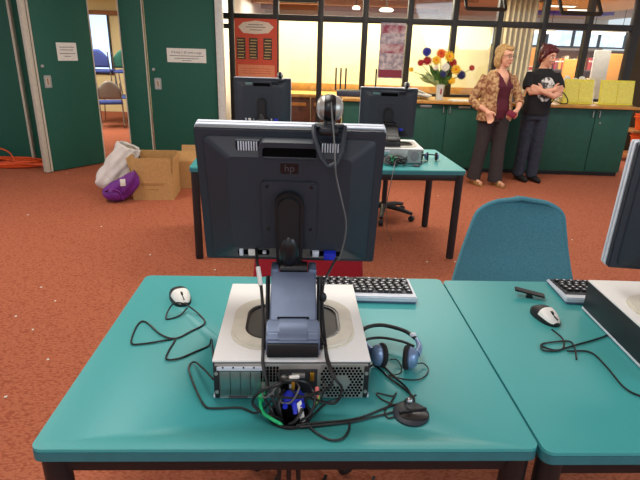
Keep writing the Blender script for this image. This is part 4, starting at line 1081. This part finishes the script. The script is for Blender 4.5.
    for sx in (-1, 1):
        MB('black_plastic').tube([(top.x + sx * 0.068, 0.205, 0.240), (top.x + sx * 0.068, 0.17, 0.128), (top.x + sx * 0.068, 0.04, 0.122)], 0.006, seg=8).build('strut', m)
    return m
monitor('large black monitor seen from behind in the foreground centre, top tilted to the camera', (-0.247, 1.037, T), 0.054)
monitor('black monitor cut off by the right edge of the photo', (0.90, 1.15, T), 0.0, dz=-0.045, tilt=0.03, yaw=-0.10, px=0.036)
monitor('distant black monitor on the farther right desk in front of the green cupboards', (0.335, 3.91, T), 0.03, dz=-0.105, tilt=0.06, yaw=-0.05, detail=False)
monitor('distant black monitor standing before the red poster', (-0.66, 3.905, T), 0.03, dz=-0.060, tilt=0.06, yaw=-0.02, detail=False)

# ------------------------------------------------------------------ webcams
def webcam(label, loc, rz, s=1.0, prongs=True):
    w = thing('webcam', label, 'webcam', loc, rz)
    S = Matrix.Scale(s, 4)
    MB('glossy_black').ell((0, 0, 0.046), (0.0315, 0.0325, 0.0325), M=S, u=28, v=18).build('body', w)
    for sx in (-1, 1):
        t = MB('satin_silver')
        t.lathe([(0.0295, 0.0), (0.0270, 0.008), (0.020, 0.0145), (0.010, 0.018), (0.001, 0.019)], seg=28, M=S @ frame((0, 1, 0) if sx > 0 else (0, 1, 0), (0, 0, 1) if sx > 0 else (0, 0, -1), (sx, 0, 0), (sx * 0.0135, 0, 0.046)))
        t.build('side_cap', w)
    MB('black_plastic').tube([(0, 0, 0.006), (0, 0, 0.018)], [0.016, 0.012], M=S, seg=16).build('stem', w)
    MB('charcoal_plastic').lathe([(0.001, 0), (0.037, 0), (0.040, 0.004), (0.034, 0.009), (0.001, 0.010)], seg=32, sy=0.65, M=S).build('base', w)
    MB('glossy_black').box((0, -0.021, -0.006), (0.046, 0.012, 0.020), bev=0.004, M=S).build('clip', w)
    if prongs:
        for sx in (-1, 1):
            MB('charcoal_plastic').tube(spline([(sx * 0.037, -0.012, 0.004), (sx * 0.036, -0.032, -0.012), (sx * 0.026, -0.056, -0.040), (sx * 0.015, -0.066, -0.066)] if sx < 0 else [(0.037, -0.012, 0.004), (0.036, -0.032, -0.012), (0.030, -0.056, -0.045), (0.018, -0.068, -0.075)]), 0.0058, seg=8, M=S).build('prong', w)
        MB('charcoal_plastic').tube(spline([(-0.015, -0.066, -0.064), (0.0, -0.070, -0.080), (0.018, -0.068, -0.073)]), 0.0058, seg=8, M=S).build('prong_bridge', w)
    return w
webcam('silver and black ball webcam clipped on top of the foreground monitor', (0.014, 1.262, 1.333), 0.0)
webcam('tiny ball webcam on top of the monitor before the red poster', (-0.345, 4.145, 1.268), 0.0, 0.75, False)
webcam('tiny ball webcam on top of the monitor before the green cupboards', (0.635, 4.15, 1.223), 0.0, 0.75, False)

# ------------------------------------------------------------------ keyboards, mice
KEY = {}
def keyboard(label, loc, rz):
    k = thing('keyboard', label, 'keyboard', loc, rz)
    W, Dp = 0.50, 0.182
    MB('silver_plastic').prism([(0, 0.006), (Dp, 0.006), (Dp, 0.014), (0.0, 0.026)], -W / 2, W / 2, M=frame((0, 1, 0), (0, 0, 1), (1, 0, 0), (0, 0, 0)), bev=0.004).build('body', k)
    MB('slate_plastic').box((0, Dp / 2, 0.006), (W - 0.004, Dp - 0.002, 0.012), bev=0.005).build('underside', k)
    MB('charcoal_plastic').prism([(0.032, 0.020), (Dp - 0.008, 0.012), (Dp - 0.008, 0.0170), (0.032, 0.0255)], -W / 2 + 0.010, W / 2 - 0.010, M=frame((0, 1, 0), (0, 0, 1), (1, 0, 0), (0, 0, 0))).build('key_bed', k)
    def key(x, y, w=0.0185, d=0.0165):
        z = 0.0255 - (y - 0.032) / (Dp - 0.04) * 0.0085
        kk = (round(w, 3), round(d, 3))
        if kk not in KEY:
            t = MB('key_black'); q = bmesh.new(); bmesh.ops.create_cube(q, size=1)
            for v in q.verts:
                f = 0.78 if v.co.z > 0 else 1.0
                v.co = Vector((v.co.x * w * f, v.co.y * d * f, v.co.z * 0.008 + 0.004))
            t._add(q, None, 'key_black'); t.box((0, 0.0, 0.0082), (0.006, 0.006, 0.0006), 'silver_plastic'); KEY[kk] = t.build('key', k, smooth=False).data
            o = bpy.data.objects[-1] if False else [c for c in kids(k) if c.data == KEY[kk]][0]
        else:
            o = bpy.data.objects.new('key', KEY[kk]); COL.objects.link(o); o.parent = k
        o.location = (x, y, z)
    x = W / 2 - 0.022
    for n in (1, 4, 4, 4):
        for i in range(n): key(x, 0.042, 0.0195, 0.013); x -= 0.0215
        x -= 0.014
    for r in range(5):
        y = 0.066 + r * 0.0215
        x = W / 2 - 0.024 - (r % 3) * 0.004
        if r == 4:
            for i in range(3): key(x, y, 0.022); x -= 0.0262
            x -= 0.045; key(x, y, 0.12); x -= 0.085
            while x > -W / 2 + 0.022: key(x, y, 0.022); x -= 0.0262
        else:
            while x > -W / 2 + 0.022: key(x, y, 0.0215, 0.0178); x -= 0.0258
    return k
keyboard('silver and black keyboard behind the foreground computer', (0.088, 1.570, T), 0.012)
keyboard('silver and black keyboard behind the right hand computer', (1.110, 1.603, T), -0.02)
def mouse(label, loc, rz):
    m = thing('computer_mouse', label, 'mouse', loc, rz)
    def prof(y):  # y -1..1
        return (1 - abs(y) ** 2.6) ** 0.5
    def shell(y0, y1, ms, nm, infl=1.0, u0=0.0, u1=1.0):
        def f(u, v):
            y = y0 + (y1 - y0) * v; a = PI * (u0 + (u1 - u0) * u); w = prof(min(.999, abs(y))) * (0.92 + 0.08 * y)
            hh = 0.036 * (1 - 0.55 * y * y * 0.9 - 0.12 * (y < 0) * abs(y)) * prof(min(.999, abs(y))) ** 0.6
            return (0.0345 * w * math.copysign(abs(math.cos(a)) ** 0.75, math.cos(a)) * infl, y * 0.062, 0.004 + hh * math.sin(a) ** 0.8 * infl)
        return MB(ms).grid(f, 18, 16).build(nm, m)
    MB('black_plastic').loft([(0, y * 0, z, 0.033, 0.060, 0) for y, z in ((0, 0.0), (0, 0.010))], e=2.4).build('base', m)
    shell(-0.999, 0.999, 'black_plastic', 'shell'); shell(-0.93, -0.02, 'white_plastic', 'button_plate', 1.03, 0.10, 0.90)
    MB('black_plastic').box((0, -0.034, 0.0345), (0.0022, 0.04, 0.004), M=Matrix.Rotation(0.16, 4, 'X')).build('button_gap', m)
    MB('black_plastic').lathe([(0.001, -0.003), (0.009, -0.003), (0.009, 0.003), (0.001, 0.003)], seg=20, M=frame((0, 1, 0), (0, 0, 1), (1, 0, 0), (0, -0.026, 0.030))).build('scroll_wheel', m)
    return m
mouse('silver and black mouse at the far left of the foreground desk', (-0.468, 1.560, T), 0.50)
mouse('silver and black mouse on the right hand desk beside its keyboard', (0.748, 1.505, T), 0.25)

# ------------------------------------------------------------------ headset, microphone stand, small clip
hs = thing('headset', 'blue and black headset with neck band lying right of the foreground computer', 'headset', (-0.033, -0.055, T))
def cup(c, ax, sgn):
    ax = Vector(ax).normalized(); up = Vector((0, 0, 1)); sd = up.cross(ax).normalized(); up = ax.cross(sd)
    M = frame(sd, up, ax, c)
    o = MB('headset_blue').lathe([(0.001, 0.020), (0.014, 0.019), (0.024, 0.012), (0.028, 0.0), (0.026, -0.004), (0.001, -0.004)], seg=26, M=M, sy=1.1).build('ear_cup', hs)
    MB('foam_black').lathe([(0.001, -0.004), (0.029, -0.004), (0.032, -0.010), (0.029, -0.017), (0.020, -0.018), (0.001, -0.010)], seg=26, M=M, sy=1.1).build('ear_pad', o)
cup((0.202, 1.258, 0.034), (-1, -0.25, 0.1), 1); cup((0.288, 1.250, 0.034), (1, -0.35, 0.1), 1)
MB('black_plastic').tube(spline([(0.155, 1.335, 0.045), (0.175, 1.375, 0.050), (0.225, 1.390, 0.052), (0.285, 1.362, 0.052), (0.315, 1.325, 0.048)]), 0.006, seg=10).build('neck_band', hs)
MB('black_plastic').tube(spline([(0.158, 1.325, 0.026), (0.180, 1.352, 0.026), (0.225, 1.362, 0.026), (0.280, 1.345, 0.026), (0.308, 1.315, 0.03)]), 0.004, seg=8).build('boom_arm', hs)
MB('headset_blue').tube(spline([(0.155, 1.335, 0.045), (0.165, 1.300, 0.045), (0.182, 1.270, 0.040)]), [0.006 + 0.0003 * i for i in range(15)], seg=10).build('band_end', hs)
MB('headset_blue').tube(spline([(0.315, 1.325, 0.048), (0.318, 1.290, 0.045), (0.305, 1.258, 0.040)]), [0.006 + 0.0003 * i for i in range(15)], seg=10).build('band_end', hs)
MB('silver_plastic').ell((0.307, 1.338, 0.052), (0.010, 0.008, 0.009)).build('microphone_tip', hs)
mc = thing('microphone_base', 'dark round microphone foot with a silver ball by the near right of the computer', 'microphone', (0.229, 1.004, T))
MB('charcoal_plastic').lathe([(0.001, 0.0), (0.042, 0.0), (0.043, 0.006), (0.036, 0.011), (0.001, 0.013)], seg=36).build('foot', mc)
MB('black_plastic').box((0.004, 0.0, 0.014), (0.070, 0.006, 0.006), bev=0.002, rot=0.25).build('ridge', mc)
MB('glossy_black').lathe([(0.001, 0.012), (0.033, 0.010), (0.034, 0.0125), (0.001, 0.0145)], seg=24, sy=0.55, c=(0.004, -0.014, 0)).build('inset', mc)
MB('chrome').ell((-0.003, 0.018, 0.027), (0.0085, 0.0085, 0.0085)).build('microphone_ball', mc)
MB('cable_black').tube(spline([(-0.003, 0.018, 0.028), (0.012, 0.034, 0.030), (0.018, 0.050, 0.018), (0.004, 0.052, 0.010), (-0.010, 0.034, 0.016), (-0.006, 0.022, 0.022)]), 0.0022, seg=8).build('gooseneck', mc)
cl = thing('plastic_clip', 'small black plastic wedge lying beyond the mouse on the right desk', 'clip', (0.752, 1.658, T), -0.28)
MB('black_plastic').prism([(-0.052, 0.022), (0.050, 0.010), (0.052, 0.015), (-0.050, 0.028)], -0.016, 0.016, M=frame((1, 0, 0), (0, 0, 1), (0, -1, 0), (0, 0, 0)), bev=0.002).build('plate', cl)
MB('black_plastic').prism([(-0.012, 0.0), (0.014, 0.0), (0.008, 0.018), (-0.006, 0.020)], -0.012, 0.012, M=frame((1, 0, 0), (0, 0, 1), (0, -1, 0), (0, 0, 0)), bev=0.002).build('foot', cl)
# far desk headset
h2 = thing('headset', 'small blue headset standing on the farther right desk', 'headset', (0.855, 4.02, T))
for sx, nm in ((-1, 0), (1, 0)):
    M = frame((0, 1, 0), (0, 0, 1), (1, 0, 0), (sx * 0.042, 0, 0.036)) if sx > 0 else frame((0, -1, 0), (0, 0, 1), (-1, 0, 0), (-0.042, 0, 0.036))
    o = MB('headset_blue').lathe([(0.001, 0.016), (0.022, 0.010), (0.028, 0.0), (0.001, 0.0)], seg=20, M=M).build('ear_cup', h2)
    MB('foam_black').lathe([(0.001, 0), (0.030, 0), (0.032, -0.012), (0.001, -0.014)], seg=20, M=M).build('ear_pad', o)
MB('black_plastic').tube(spline([(-0.05, 0, 0.036), (-0.065, 0.08, 0.03), (0, 0.13, 0.026), (0.065, 0.08, 0.03), (0.05, 0, 0.036)]), 0.005, seg=8).build('neck_band', h2)
mb2 = MB('charcoal_plastic').lathe([(0.001, 0.0), (0.03, 0.0), (0.03, 0.008), (0.001, 0.014)], seg=24).build('microphone_base'); mb2.location = (0.70, 3.80, T); tag(mb2, 'small dark microphone foot on the farther right desk', 'microphone')

# ------------------------------------------------------------------ chairs
def task_chair(label, loc, rz, m, wt, wb, ztop, zbot, y0=-0.0, low=False):
    c = thing('office_chair', label, 'chair', loc, rz)
    # faces -y
    MB(m).loft([(0, 0, 0.425, .20, .19, 0), (0, 0, 0.44, .235, .225, 0), (0, 0, 0.475, .24, .23, 0), (0, 0, 0.492, .22, .21, 0)], e=3.2).build('seat', c)
    MB('black_plastic').loft([(0, 0, 0.405, .19, .18, 0), (0, 0, 0.427, .225, .215, 0)], e=3.2).build('seat_shell', c)
    def bp_(off):
        def f(u, v):
            zz = zbot + (ztop - zbot) * v; k = v
            hw = wb + (wt - wb) * k
            q = max(0, (v - 0.80) / 0.20); hw *= (1 - q ** 2.4) ** 0.5 if q < 1 else 0.0
            q = max(0, (0.12 - v) / 0.12); hw *= (1 - 0.35 * q ** 2)
            a = (u - 0.5) * 2
            edge = 1 - min(1, abs(a)) ** 6; e2 = 1 - max(0, (v - 0.9) / 0.1) ** 2
            return (a * hw, 0.24 + 0.10 * (v - 0.5) - 0.05 * (1 - a * a) * 0.0 + 0.02 * math.sin(v * 4) - 0.045 * a * a + off * (0.4 + 0.6 * edge * e2), zz)
        return f
    t = MB(m); f1, f2 = bp_(-0.025), bp_(0.02)
    t.grid(f1, 24, 30); t.grid(f2, 24, 30)
    bmesh.ops.remove_doubles(t.bm, verts=t.bm.verts, dist=1e-5)
    o = t.build('backrest', c, ang=60)
    def rim(s, f):
        return [Vector(f(0 if s < 0 else 1, v / 30)) for v in range(31)]
    e = MB('black_plastic'); 
    path = [(Vector(f1(0, v / 30)) + Vector(f2(0, v / 30))) / 2 for v in range(31)] + [(Vector(f1(1, v / 30)) + Vector(f2(1, v / 30))) / 2 for v in range(29, -1, -1)]
    e.tube(path, 0.011, m=m, seg=8); e.build('piping', o)
    MB('black_metal').tube(spline([(0, 0.05, 0.41), (0, 0.24, 0.40), (0, 0.285, 0.50), (0, 0.285, zbot + 0.2)]), 0.016, seg=8, flat=1.6).build('back_bar', c)
    MB('black_metal').cyl((0, 0, 0.09), (0, 0, 0.41), 0.026, 0.022, seg=16).build('gas_column', c)
    for k in range(5):
        a = 2 * PI * k / 5 + 0.3; dx, dy = math.cos(a), math.sin(a)
        l = MB('black_plastic').tube([(dx * 0.02, dy * 0.02, 0.115), (dx * 0.17, dy * 0.17, 0.10), (dx * 0.29, dy * 0.29, 0.075)], [0.028, 0.022, 0.016], seg=8).build('leg', c)
        Mc = frame((dx, dy, 0), (0, 0, 1), (dy, -dx, 0), (dx * 0.285, dy * 0.285, 0.029))
        MB('black_plastic').lathe([(0.001, -0.02), (0.026, -0.02), (0.028, -0.01), (0.028, 0.01), (0.026, 0.02), (0.001, 0.02)], seg=16, M=Mc).build('castor', l)
    return c
task_chair('blue teal upholstered office chair behind the right hand desk', (0.890, 1.98, 0), 0.0, 'chair_teal', 0.175, 0.290, 0.912, 0.45)
task_chair('red office chair tucked behind the foreground desk under the monitor', (-0.045, 1.76, 0), 0.0, 'chair_red', 0.20, 0.232, 0.86, 0.45)
task_chair('red office chair half hidden beneath the farther right desk', (0.60, 4.74, 0), PI / 2 + 0.15, 'chair_red', 0.20, 0.22, 0.80, 0.45)

# ------------------------------------------------------------------ cables on the foreground desks
CAB = {
'mouse1':[(-0.42, 1.472, 0.716), (-0.439, 1.438, 0.704), (-0.474, 1.417, 0.704), (-0.472, 1.452, 0.722), (-0.452, 1.456, 0.74), (-0.423, 1.474, 0.724), (-0.374, 1.445, 0.704), (-0.349, 1.396, 0.704), (-0.378, 1.349, 0.704), (-0.415, 1.305, 0.704), (-0.464, 1.325, 0.704), (-0.531, 1.395, 0.704), (-0.549, 1.374, 0.704), (-0.533, 1.275, 0.704), (-0.496, 1.271, 0.704), (-0.442, 1.292, 0.704), (-0.414, 1.3, 0.704), (-0.415, 1.238, 0.704), (-0.409, 1.198, 0.704), (-0.376, 1.203, 0.704), (-0.339, 1.239, 0.704), (-0.31, 1.27, 0.704), (-0.302, 1.274, 0.724), (-0.273, 1.163, 0.764), (-0.262, 1.121, 0.754)],
'left_loop':[(-0.248, 1.046, 0.754), (-0.293, 1.121, 0.734), (-0.33, 1.181, 0.709), (-0.339, 1.159, 0.704), (-0.309, 1.091, 0.704), (-0.265, 1.012, 0.704), (-0.238, 1.001, 0.704), (-0.178, 1.006, 0.704), (-0.142, 0.989, 0.704), (-0.123, 0.99, 0.714), (-0.102, 0.984, 0.744)],
'audio_long':[(-0.041, 0.951, 0.704), (0.022, 0.965, 0.704), (0.074, 0.974, 0.704), (0.118, 0.99, 0.704), (0.169, 1.022, 0.704), (0.217, 1.047, 0.704), (0.239, 1.072, 0.704), (0.231, 1.109, 0.704), (0.205, 1.155, 0.704), (0.178, 1.21, 0.704), (0.164, 1.214, 0.714)],
'audio_twin':[(-0.033, 0.946, 0.704), (0.027, 0.957, 0.704), (0.081, 0.968, 0.704), (0.127, 0.984, 0.704), (0.187, 1.008, 0.704), (0.23, 1.035, 0.704), (0.246, 1.061, 0.704), (0.229, 1.096, 0.704), (0.193, 1.145, 0.704), (0.161, 1.199, 0.704), (0.138, 1.145, 0.734)],
'droop':[(-0.02, 0.963, 0.704), (0.004, 0.931, 0.704), (0.036, 0.909, 0.704), (0.063, 0.914, 0.704), (0.078, 0.941, 0.704), (0.081, 0.968, 0.704)],
'fan_line':[(-0.015, 0.97, 0.704), (0.003, 0.999, 0.704), (0.032, 1.038, 0.704), (0.062, 1.055, 0.704), (0.092, 1.073, 0.734), (0.06, 1.071, 0.764), (0.034, 1.104, 0.794), (0.013, 1.105, 0.834)],
'thin_ear':[(0.267, 1.182, 0.724), (0.294, 1.208, 0.709), (0.305, 1.186, 0.704), (0.281, 1.147, 0.704), (0.249, 1.137, 0.704), (0.211, 1.147, 0.704), (0.191, 1.152, 0.704), (0.223, 1.164, 0.704), (0.233, 1.193, 0.704), (0.222, 1.214, 0.714), (0.201, 1.185, 0.734)],
'mic_cable':[(0.237, 1.0, 0.724), (0.25, 1.022, 0.714), (0.255, 1.047, 0.704), (0.24, 1.04, 0.704), (0.226, 0.997, 0.724)],
'mic_tangle':[(0.189, 0.992, 0.704), (0.172, 0.987, 0.704), (0.167, 1.011, 0.704), (0.183, 1.037, 0.704), (0.203, 1.08, 0.704), (0.193, 1.068, 0.704), (0.155, 1.078, 0.704), (0.163, 1.056, 0.704), (0.194, 1.033, 0.704), (0.217, 1.017, 0.704), (0.229, 1.061, 0.704)],
'mouse2':[(0.729, 1.409, 0.714), (0.748, 1.367, 0.704), (0.718, 1.309, 0.704), (0.665, 1.3, 0.704), (0.667, 1.331, 0.704), (0.7, 1.347, 0.704), (0.761, 1.357, 0.704), (0.764, 1.326, 0.704), (0.74, 1.26, 0.704)],
'mouse2c':[(0.665, 1.325, 0.704), (0.701, 1.305, 0.704), (0.771, 1.336, 0.704), (0.868, 1.382, 0.704), (0.958, 1.435, 0.704), (1.07, 1.492, 0.704)],
'mouse2_b':[(0.732, 1.302, 0.704), (0.798, 1.3, 0.704), (0.809, 1.231, 0.704), (0.808, 1.131, 0.704), (0.838, 1.092, 0.704)],

}
def cable(key, label, r=0.0027, m='cable_black', pts=None, cat='cable'):
    o = MB(m).tube(spline(pts or CAB[key], 6), r, seg=7).build('cable'); return tag(o, label, cat)
cable('mouse1', 'thin black mouse lead looping on the left of the foreground desk')
cable('left_loop', 'black lead looping out of the left side of the foreground computer to the cable hole')
cable('audio_long', 'upper black headset lead running from the cable hole along the desk front')
cable('audio_twin', 'second black headset lead beside the upper one, meeting at the headset')
cable('droop', 'short black lead drooping towards the desk edge right of the cable hole')
cable('fan_line', 'black lead rising across the honeycomb fan grille')
cable('thin_ear', 'thin black loop right of the headset ear cups', 0.0018)
cable('mic_tangle', 'kinked black lead beside the round microphone foot', 0.0022)
cable('mouse2', 'mouse lead curling below the right hand mouse', 0.0026)
cable('mouse2_b', 'black lead bending towards the right edge of the photo, near line', 0.0026)
cable('mouse2c', 'black lead running right under the right hand computer, far line', 0.0026)
cable('power', 'thick black monitor power lead with a white tag at the left of the arm', 0.0042, pts=[(-.170, 1.285, 1.005), (-.164, 1.245, 0.985), (-.157, 1.225, .965), (-.146, 1.19, .925), (-.134, 1.12, .875), (-.128, 1.06, .832), (-.124, 1.025, .812), (-.108, 1.0, .765), (-.085, .985, .715), (-.078, .985, .66)])
o = MB('white_plastic').tube([(-.1595, 1.231, .972), (-.149, 1.198, .935)], 0.0062, seg=10).build('cable_tag'); tag(o, 'white paper tag around the monitor power lead', 'tag')
cable('vga', 'thick black video lead at the right of the monitor arm, outer one', 0.0034, pts=[(0.045, 1.245, 1.000), (0.030, 1.240, 0.97), (0.012, 1.215, 0.93), (0.014, 1.165, 0.87), (0.022, 1.110, 0.824), (0.028, 1.052, 0.818), (0.045, 1.015, 0.79), (0.062, 1.01, 0.765), (0.045, 1.00, 0.730), (-0.02, 1.0, 0.745)])
cable('usb', 'thin black webcam lead down the right of the monitor arm, inner one', 0.0028, pts=[(0.008, 1.232, 0.95), (0.006, 1.205, 0.91), (0.010, 1.15, 0.845), (0.020, 1.105, 0.822), (0.024, 1.046, 0.819), (0.040, 1.012, 0.785), (0.018, 1.005, 0.758), (-0.03, 0.995, 0.75), (-0.06, 1.0, 0.768)])
o = MB('black_plastic').ell((0.012, 1.195, 0.908), (0.010, 0.008, 0.014)).build('ferrite_bead'); tag(o, 'black ferrite bead on the video lead at the monitor hinge', 'bead')
cable('webcam', 'thin grey lead hanging from the foreground webcam down the monitor back', 0.0020, 'cable_grey', pts=[(0.016, 1.236, 1.395), (0.020, 1.212, 1.36), (0.026, 1.190, 1.31), (0.030, 1.168, 1.26), (0.034, 1.180, 1.23), (0.050, 1.180, 1.17), (0.062, 1.190, 1.12), (0.062, 1.205, 1.07), (0.052, 1.225, 1.01), (0.048, 1.240, 0.995)])
gn = thing('network_cable', 'bright green network lead plugged in at the left of the cable nest', 'cable', (0, 0, 0))
MB('cable_green').tube(spline([(-0.128, 1.018, 0.725), (-0.128, 0.995, 0.722), (-0.118, 0.975, 0.715), (-0.095, 0.958, 0.712), (-0.075, 0.955, 0.700), (-0.068, 0.965, 0.66)]), 0.0042, seg=8).build('lead', gn)
MB('cable_green').box((-0.128, 1.020, 0.728), (0.017, 0.026, 0.018), bev=0.004).build('plug', gn)
# nest of leads between the ports and the cable hole
rn = random.Random(11)
NL = ['black lead arching highest over the ports above the cable hole', 'black lead falling left of the video plug into the cable hole', 'grey lead curved beside the gold port',
      'black lead sweeping left from the ports before dropping', 'black lead hanging right of the video plug', 'grey lead curled in front of the square vent',
      'black lead bulging farthest towards the desk edge', 'black lead crossing behind the pink plug', 'thin black lead from the upper ports at the right of the nest']
NP = [((-0.09, 1.025, .790), (-0.075, .985, .802), (-0.03, .985, .800), (-0.012, 1.0, .765), (-0.035, .99, .715), (-0.05, .985, .65)),
      ((-0.075, 1.025, .745), (-0.085, .995, .742), (-0.08, .98, .715), (-0.07, .985, .65)),
      ((-0.045, 1.025, .765), (-0.038, .995, .772), (-0.055, .985, .742), (-0.08, .99, .738), (-0.085, 1.022, .75)),
      ((-0.045, 1.02, .785), (-0.08, .985, .792), (-0.13, .985, .765), (-0.145, .99, .73), (-0.115, .975, .712), (-0.08, .975, .70), (-0.06, .98, .65)),
      ((-0.015, 1.025, .760), (0.000, .99, .752), (-0.01, .97, .722), (-0.035, .965, .70), (-0.045, .97, .65)),
      ((-0.125, 1.025, .765), (-0.12, .995, .745), (-0.10, .99, .762), (-0.085, .995, .785), (-0.06, 1.02, .79)),
      ((-0.035, 1.025, .730), (-0.03, .975, .728), (-0.045, .955, .712), (-0.06, .96, .695), (-0.06, .97, .65)),
      ((0.01, 1.025, .742), (0.0, .998, .760), (-0.04, .992, .748), (-0.09, .99, .752), (-0.12, 1.0, .742), (-0.10, .985, .715), (-0.085, .98, .65)),
      ((0.015, 1.025, .785), (0.022, .99, .785), (0.012, .985, .75), (-0.01, .975, .715), (-0.03, .975, .65))]
for k, (lb, q) in enumerate(zip(NL, NP)):
    cable('n', lb, (0.0035, 0.004, 0.0024, 0.004, 0.0035, 0.0022, 0.004, 0.0028, 0.002)[k], 'cable_grey' if 'grey' in lb else 'cable_black', pts=q)
vp = thing('video_plug', 'blue video plug with two thumb screws in the middle of the cable nest', 'plug', (-0.050, 1.008, 0.737), 0.05)
MB('port_blue').box((0, 0, 0), (0.040, 0.036, 0.017), bev=0.004).build('shell', vp)
for sx in (-1, 1): MB('port_blue').cyl((sx * 0.020, -0.030, -0.004), (sx * 0.020, 0.012, -0.002), 0.0058, seg=12).build('thumb_screw', vp)
MB('port_blue').tube([(0, -0.014, 0), (0.002, -0.03, -0.006), (0.004, -0.040, -0.016)], [0.008, 0.006, 0.005], seg=10).build('strain_relief', vp)
for (x, z, m, lb) in ((0.004, .752, 'plug_pink', 'pink audio plug at the right of the cable nest'), (0.006, .736, 'plug_lime', 'lime green audio plug just below the pink one')):
    a = MB(m).tube([(x, 1.026, z), (x, .998, z - 0.004)], [0.0055, 0.0045], seg=12).build('audio_plug'); tag(a, lb, 'plug')
a = MB('plug_gold').box((-0.052, 1.012, .776), (0.009, 0.026, 0.024), bev=0.002).build('gold_plug'); tag(a, 'small gold coloured plug above the blue video plug', 'plug')
a = MB('white_plastic').box((-0.050, 1.004, .797), (0.024, 0.010, 0.006), bev=0.002, rot=0.3).build('cable_tie'); tag(a, 'white cable tie at the top of the cable nest', 'tie')
a = MB('white_plastic').prism([(-0.006, 0), (0.006, 0), (0.010, 0.05), (-0.002, 0.045)], -0.002, 0.002, M=Matrix.Translation((-0.026, .968, .700)) @ Matrix.Rotation(-0.35, 4, 'Y') @ Matrix.Rotation(1.2, 4, 'X'), bev=0.001).build('cable_label'); tag(a, 'white cable label sticking out of the desk hole', 'label')
# leads hanging under the desk from the hole
for k, (dx, lb) in enumerate(((-0.02, 'left black lead hanging under the foreground desk'), (0.0, 'middle black lead hanging under the foreground desk'), (0.02, 'right black lead hanging under the foreground desk'))):
    cable('u', lb, 0.006, pts=[(-0.06 + dx, .985, .655), (-0.06 + dx * 1.5, 1.0, .45), (-0.06 + dx * 4, 1.05, .2), (-0.05 + dx * 8, 1.2, .012), (0.05 + dx * 9, 1.5, .008)])
# cable tangles at the far desks
for (x, y, lb, mcol) in ((0.515, 3.82, 'white', 'cable_grey'), (0.565, 3.80, 'black', 'cable_black'), (0.54, 3.81, 'green', 'cable_green')):
    pts = []
    n = 30 if lb != 'green' else 8
    for k in range(n):
        a = k * 1.3; pts.append((x + (0.055 if lb != 'green' else 0.03) * math.cos(a) + rn.uniform(-.01, .01), y + 0.03 * math.sin(a * 1.3), T + 0.012 + 0.075 * abs(math.sin(k * 0.7)) * rn.random()))
    o = MB(mcol).tube(spline(pts, 4), 0.0038, seg=6).build('cable_bundle'); tag(o, '%s tangled leads behind the computer on the farther right desk' % {'white': 'grey', 'black': 'black', 'green': 'green'}[lb], 'cable')
o = MB('cable_black').tube(spline([(0.60, 3.80, T + .005), (0.66, 3.78, T + .005), (0.72, 3.83, T + .005), (0.78, 3.92, T + .006), (0.82, 3.97, T + .012)]), 0.003, seg=6).build('cable'); tag(o, 'black headset lead lying on the farther right desk', 'cable')
o = MB('cable_grey').tube(spline([(0.545, 3.80, T + .05), (0.50, 3.60, .66), (0.48, 3.62, .45), (0.52, 3.8, .2), (0.60, 4.0, .02)]), 0.003, seg=6).build('cable'); tag(o, 'thin pale lead hanging below the farther right desk by the red chair', 'cable')
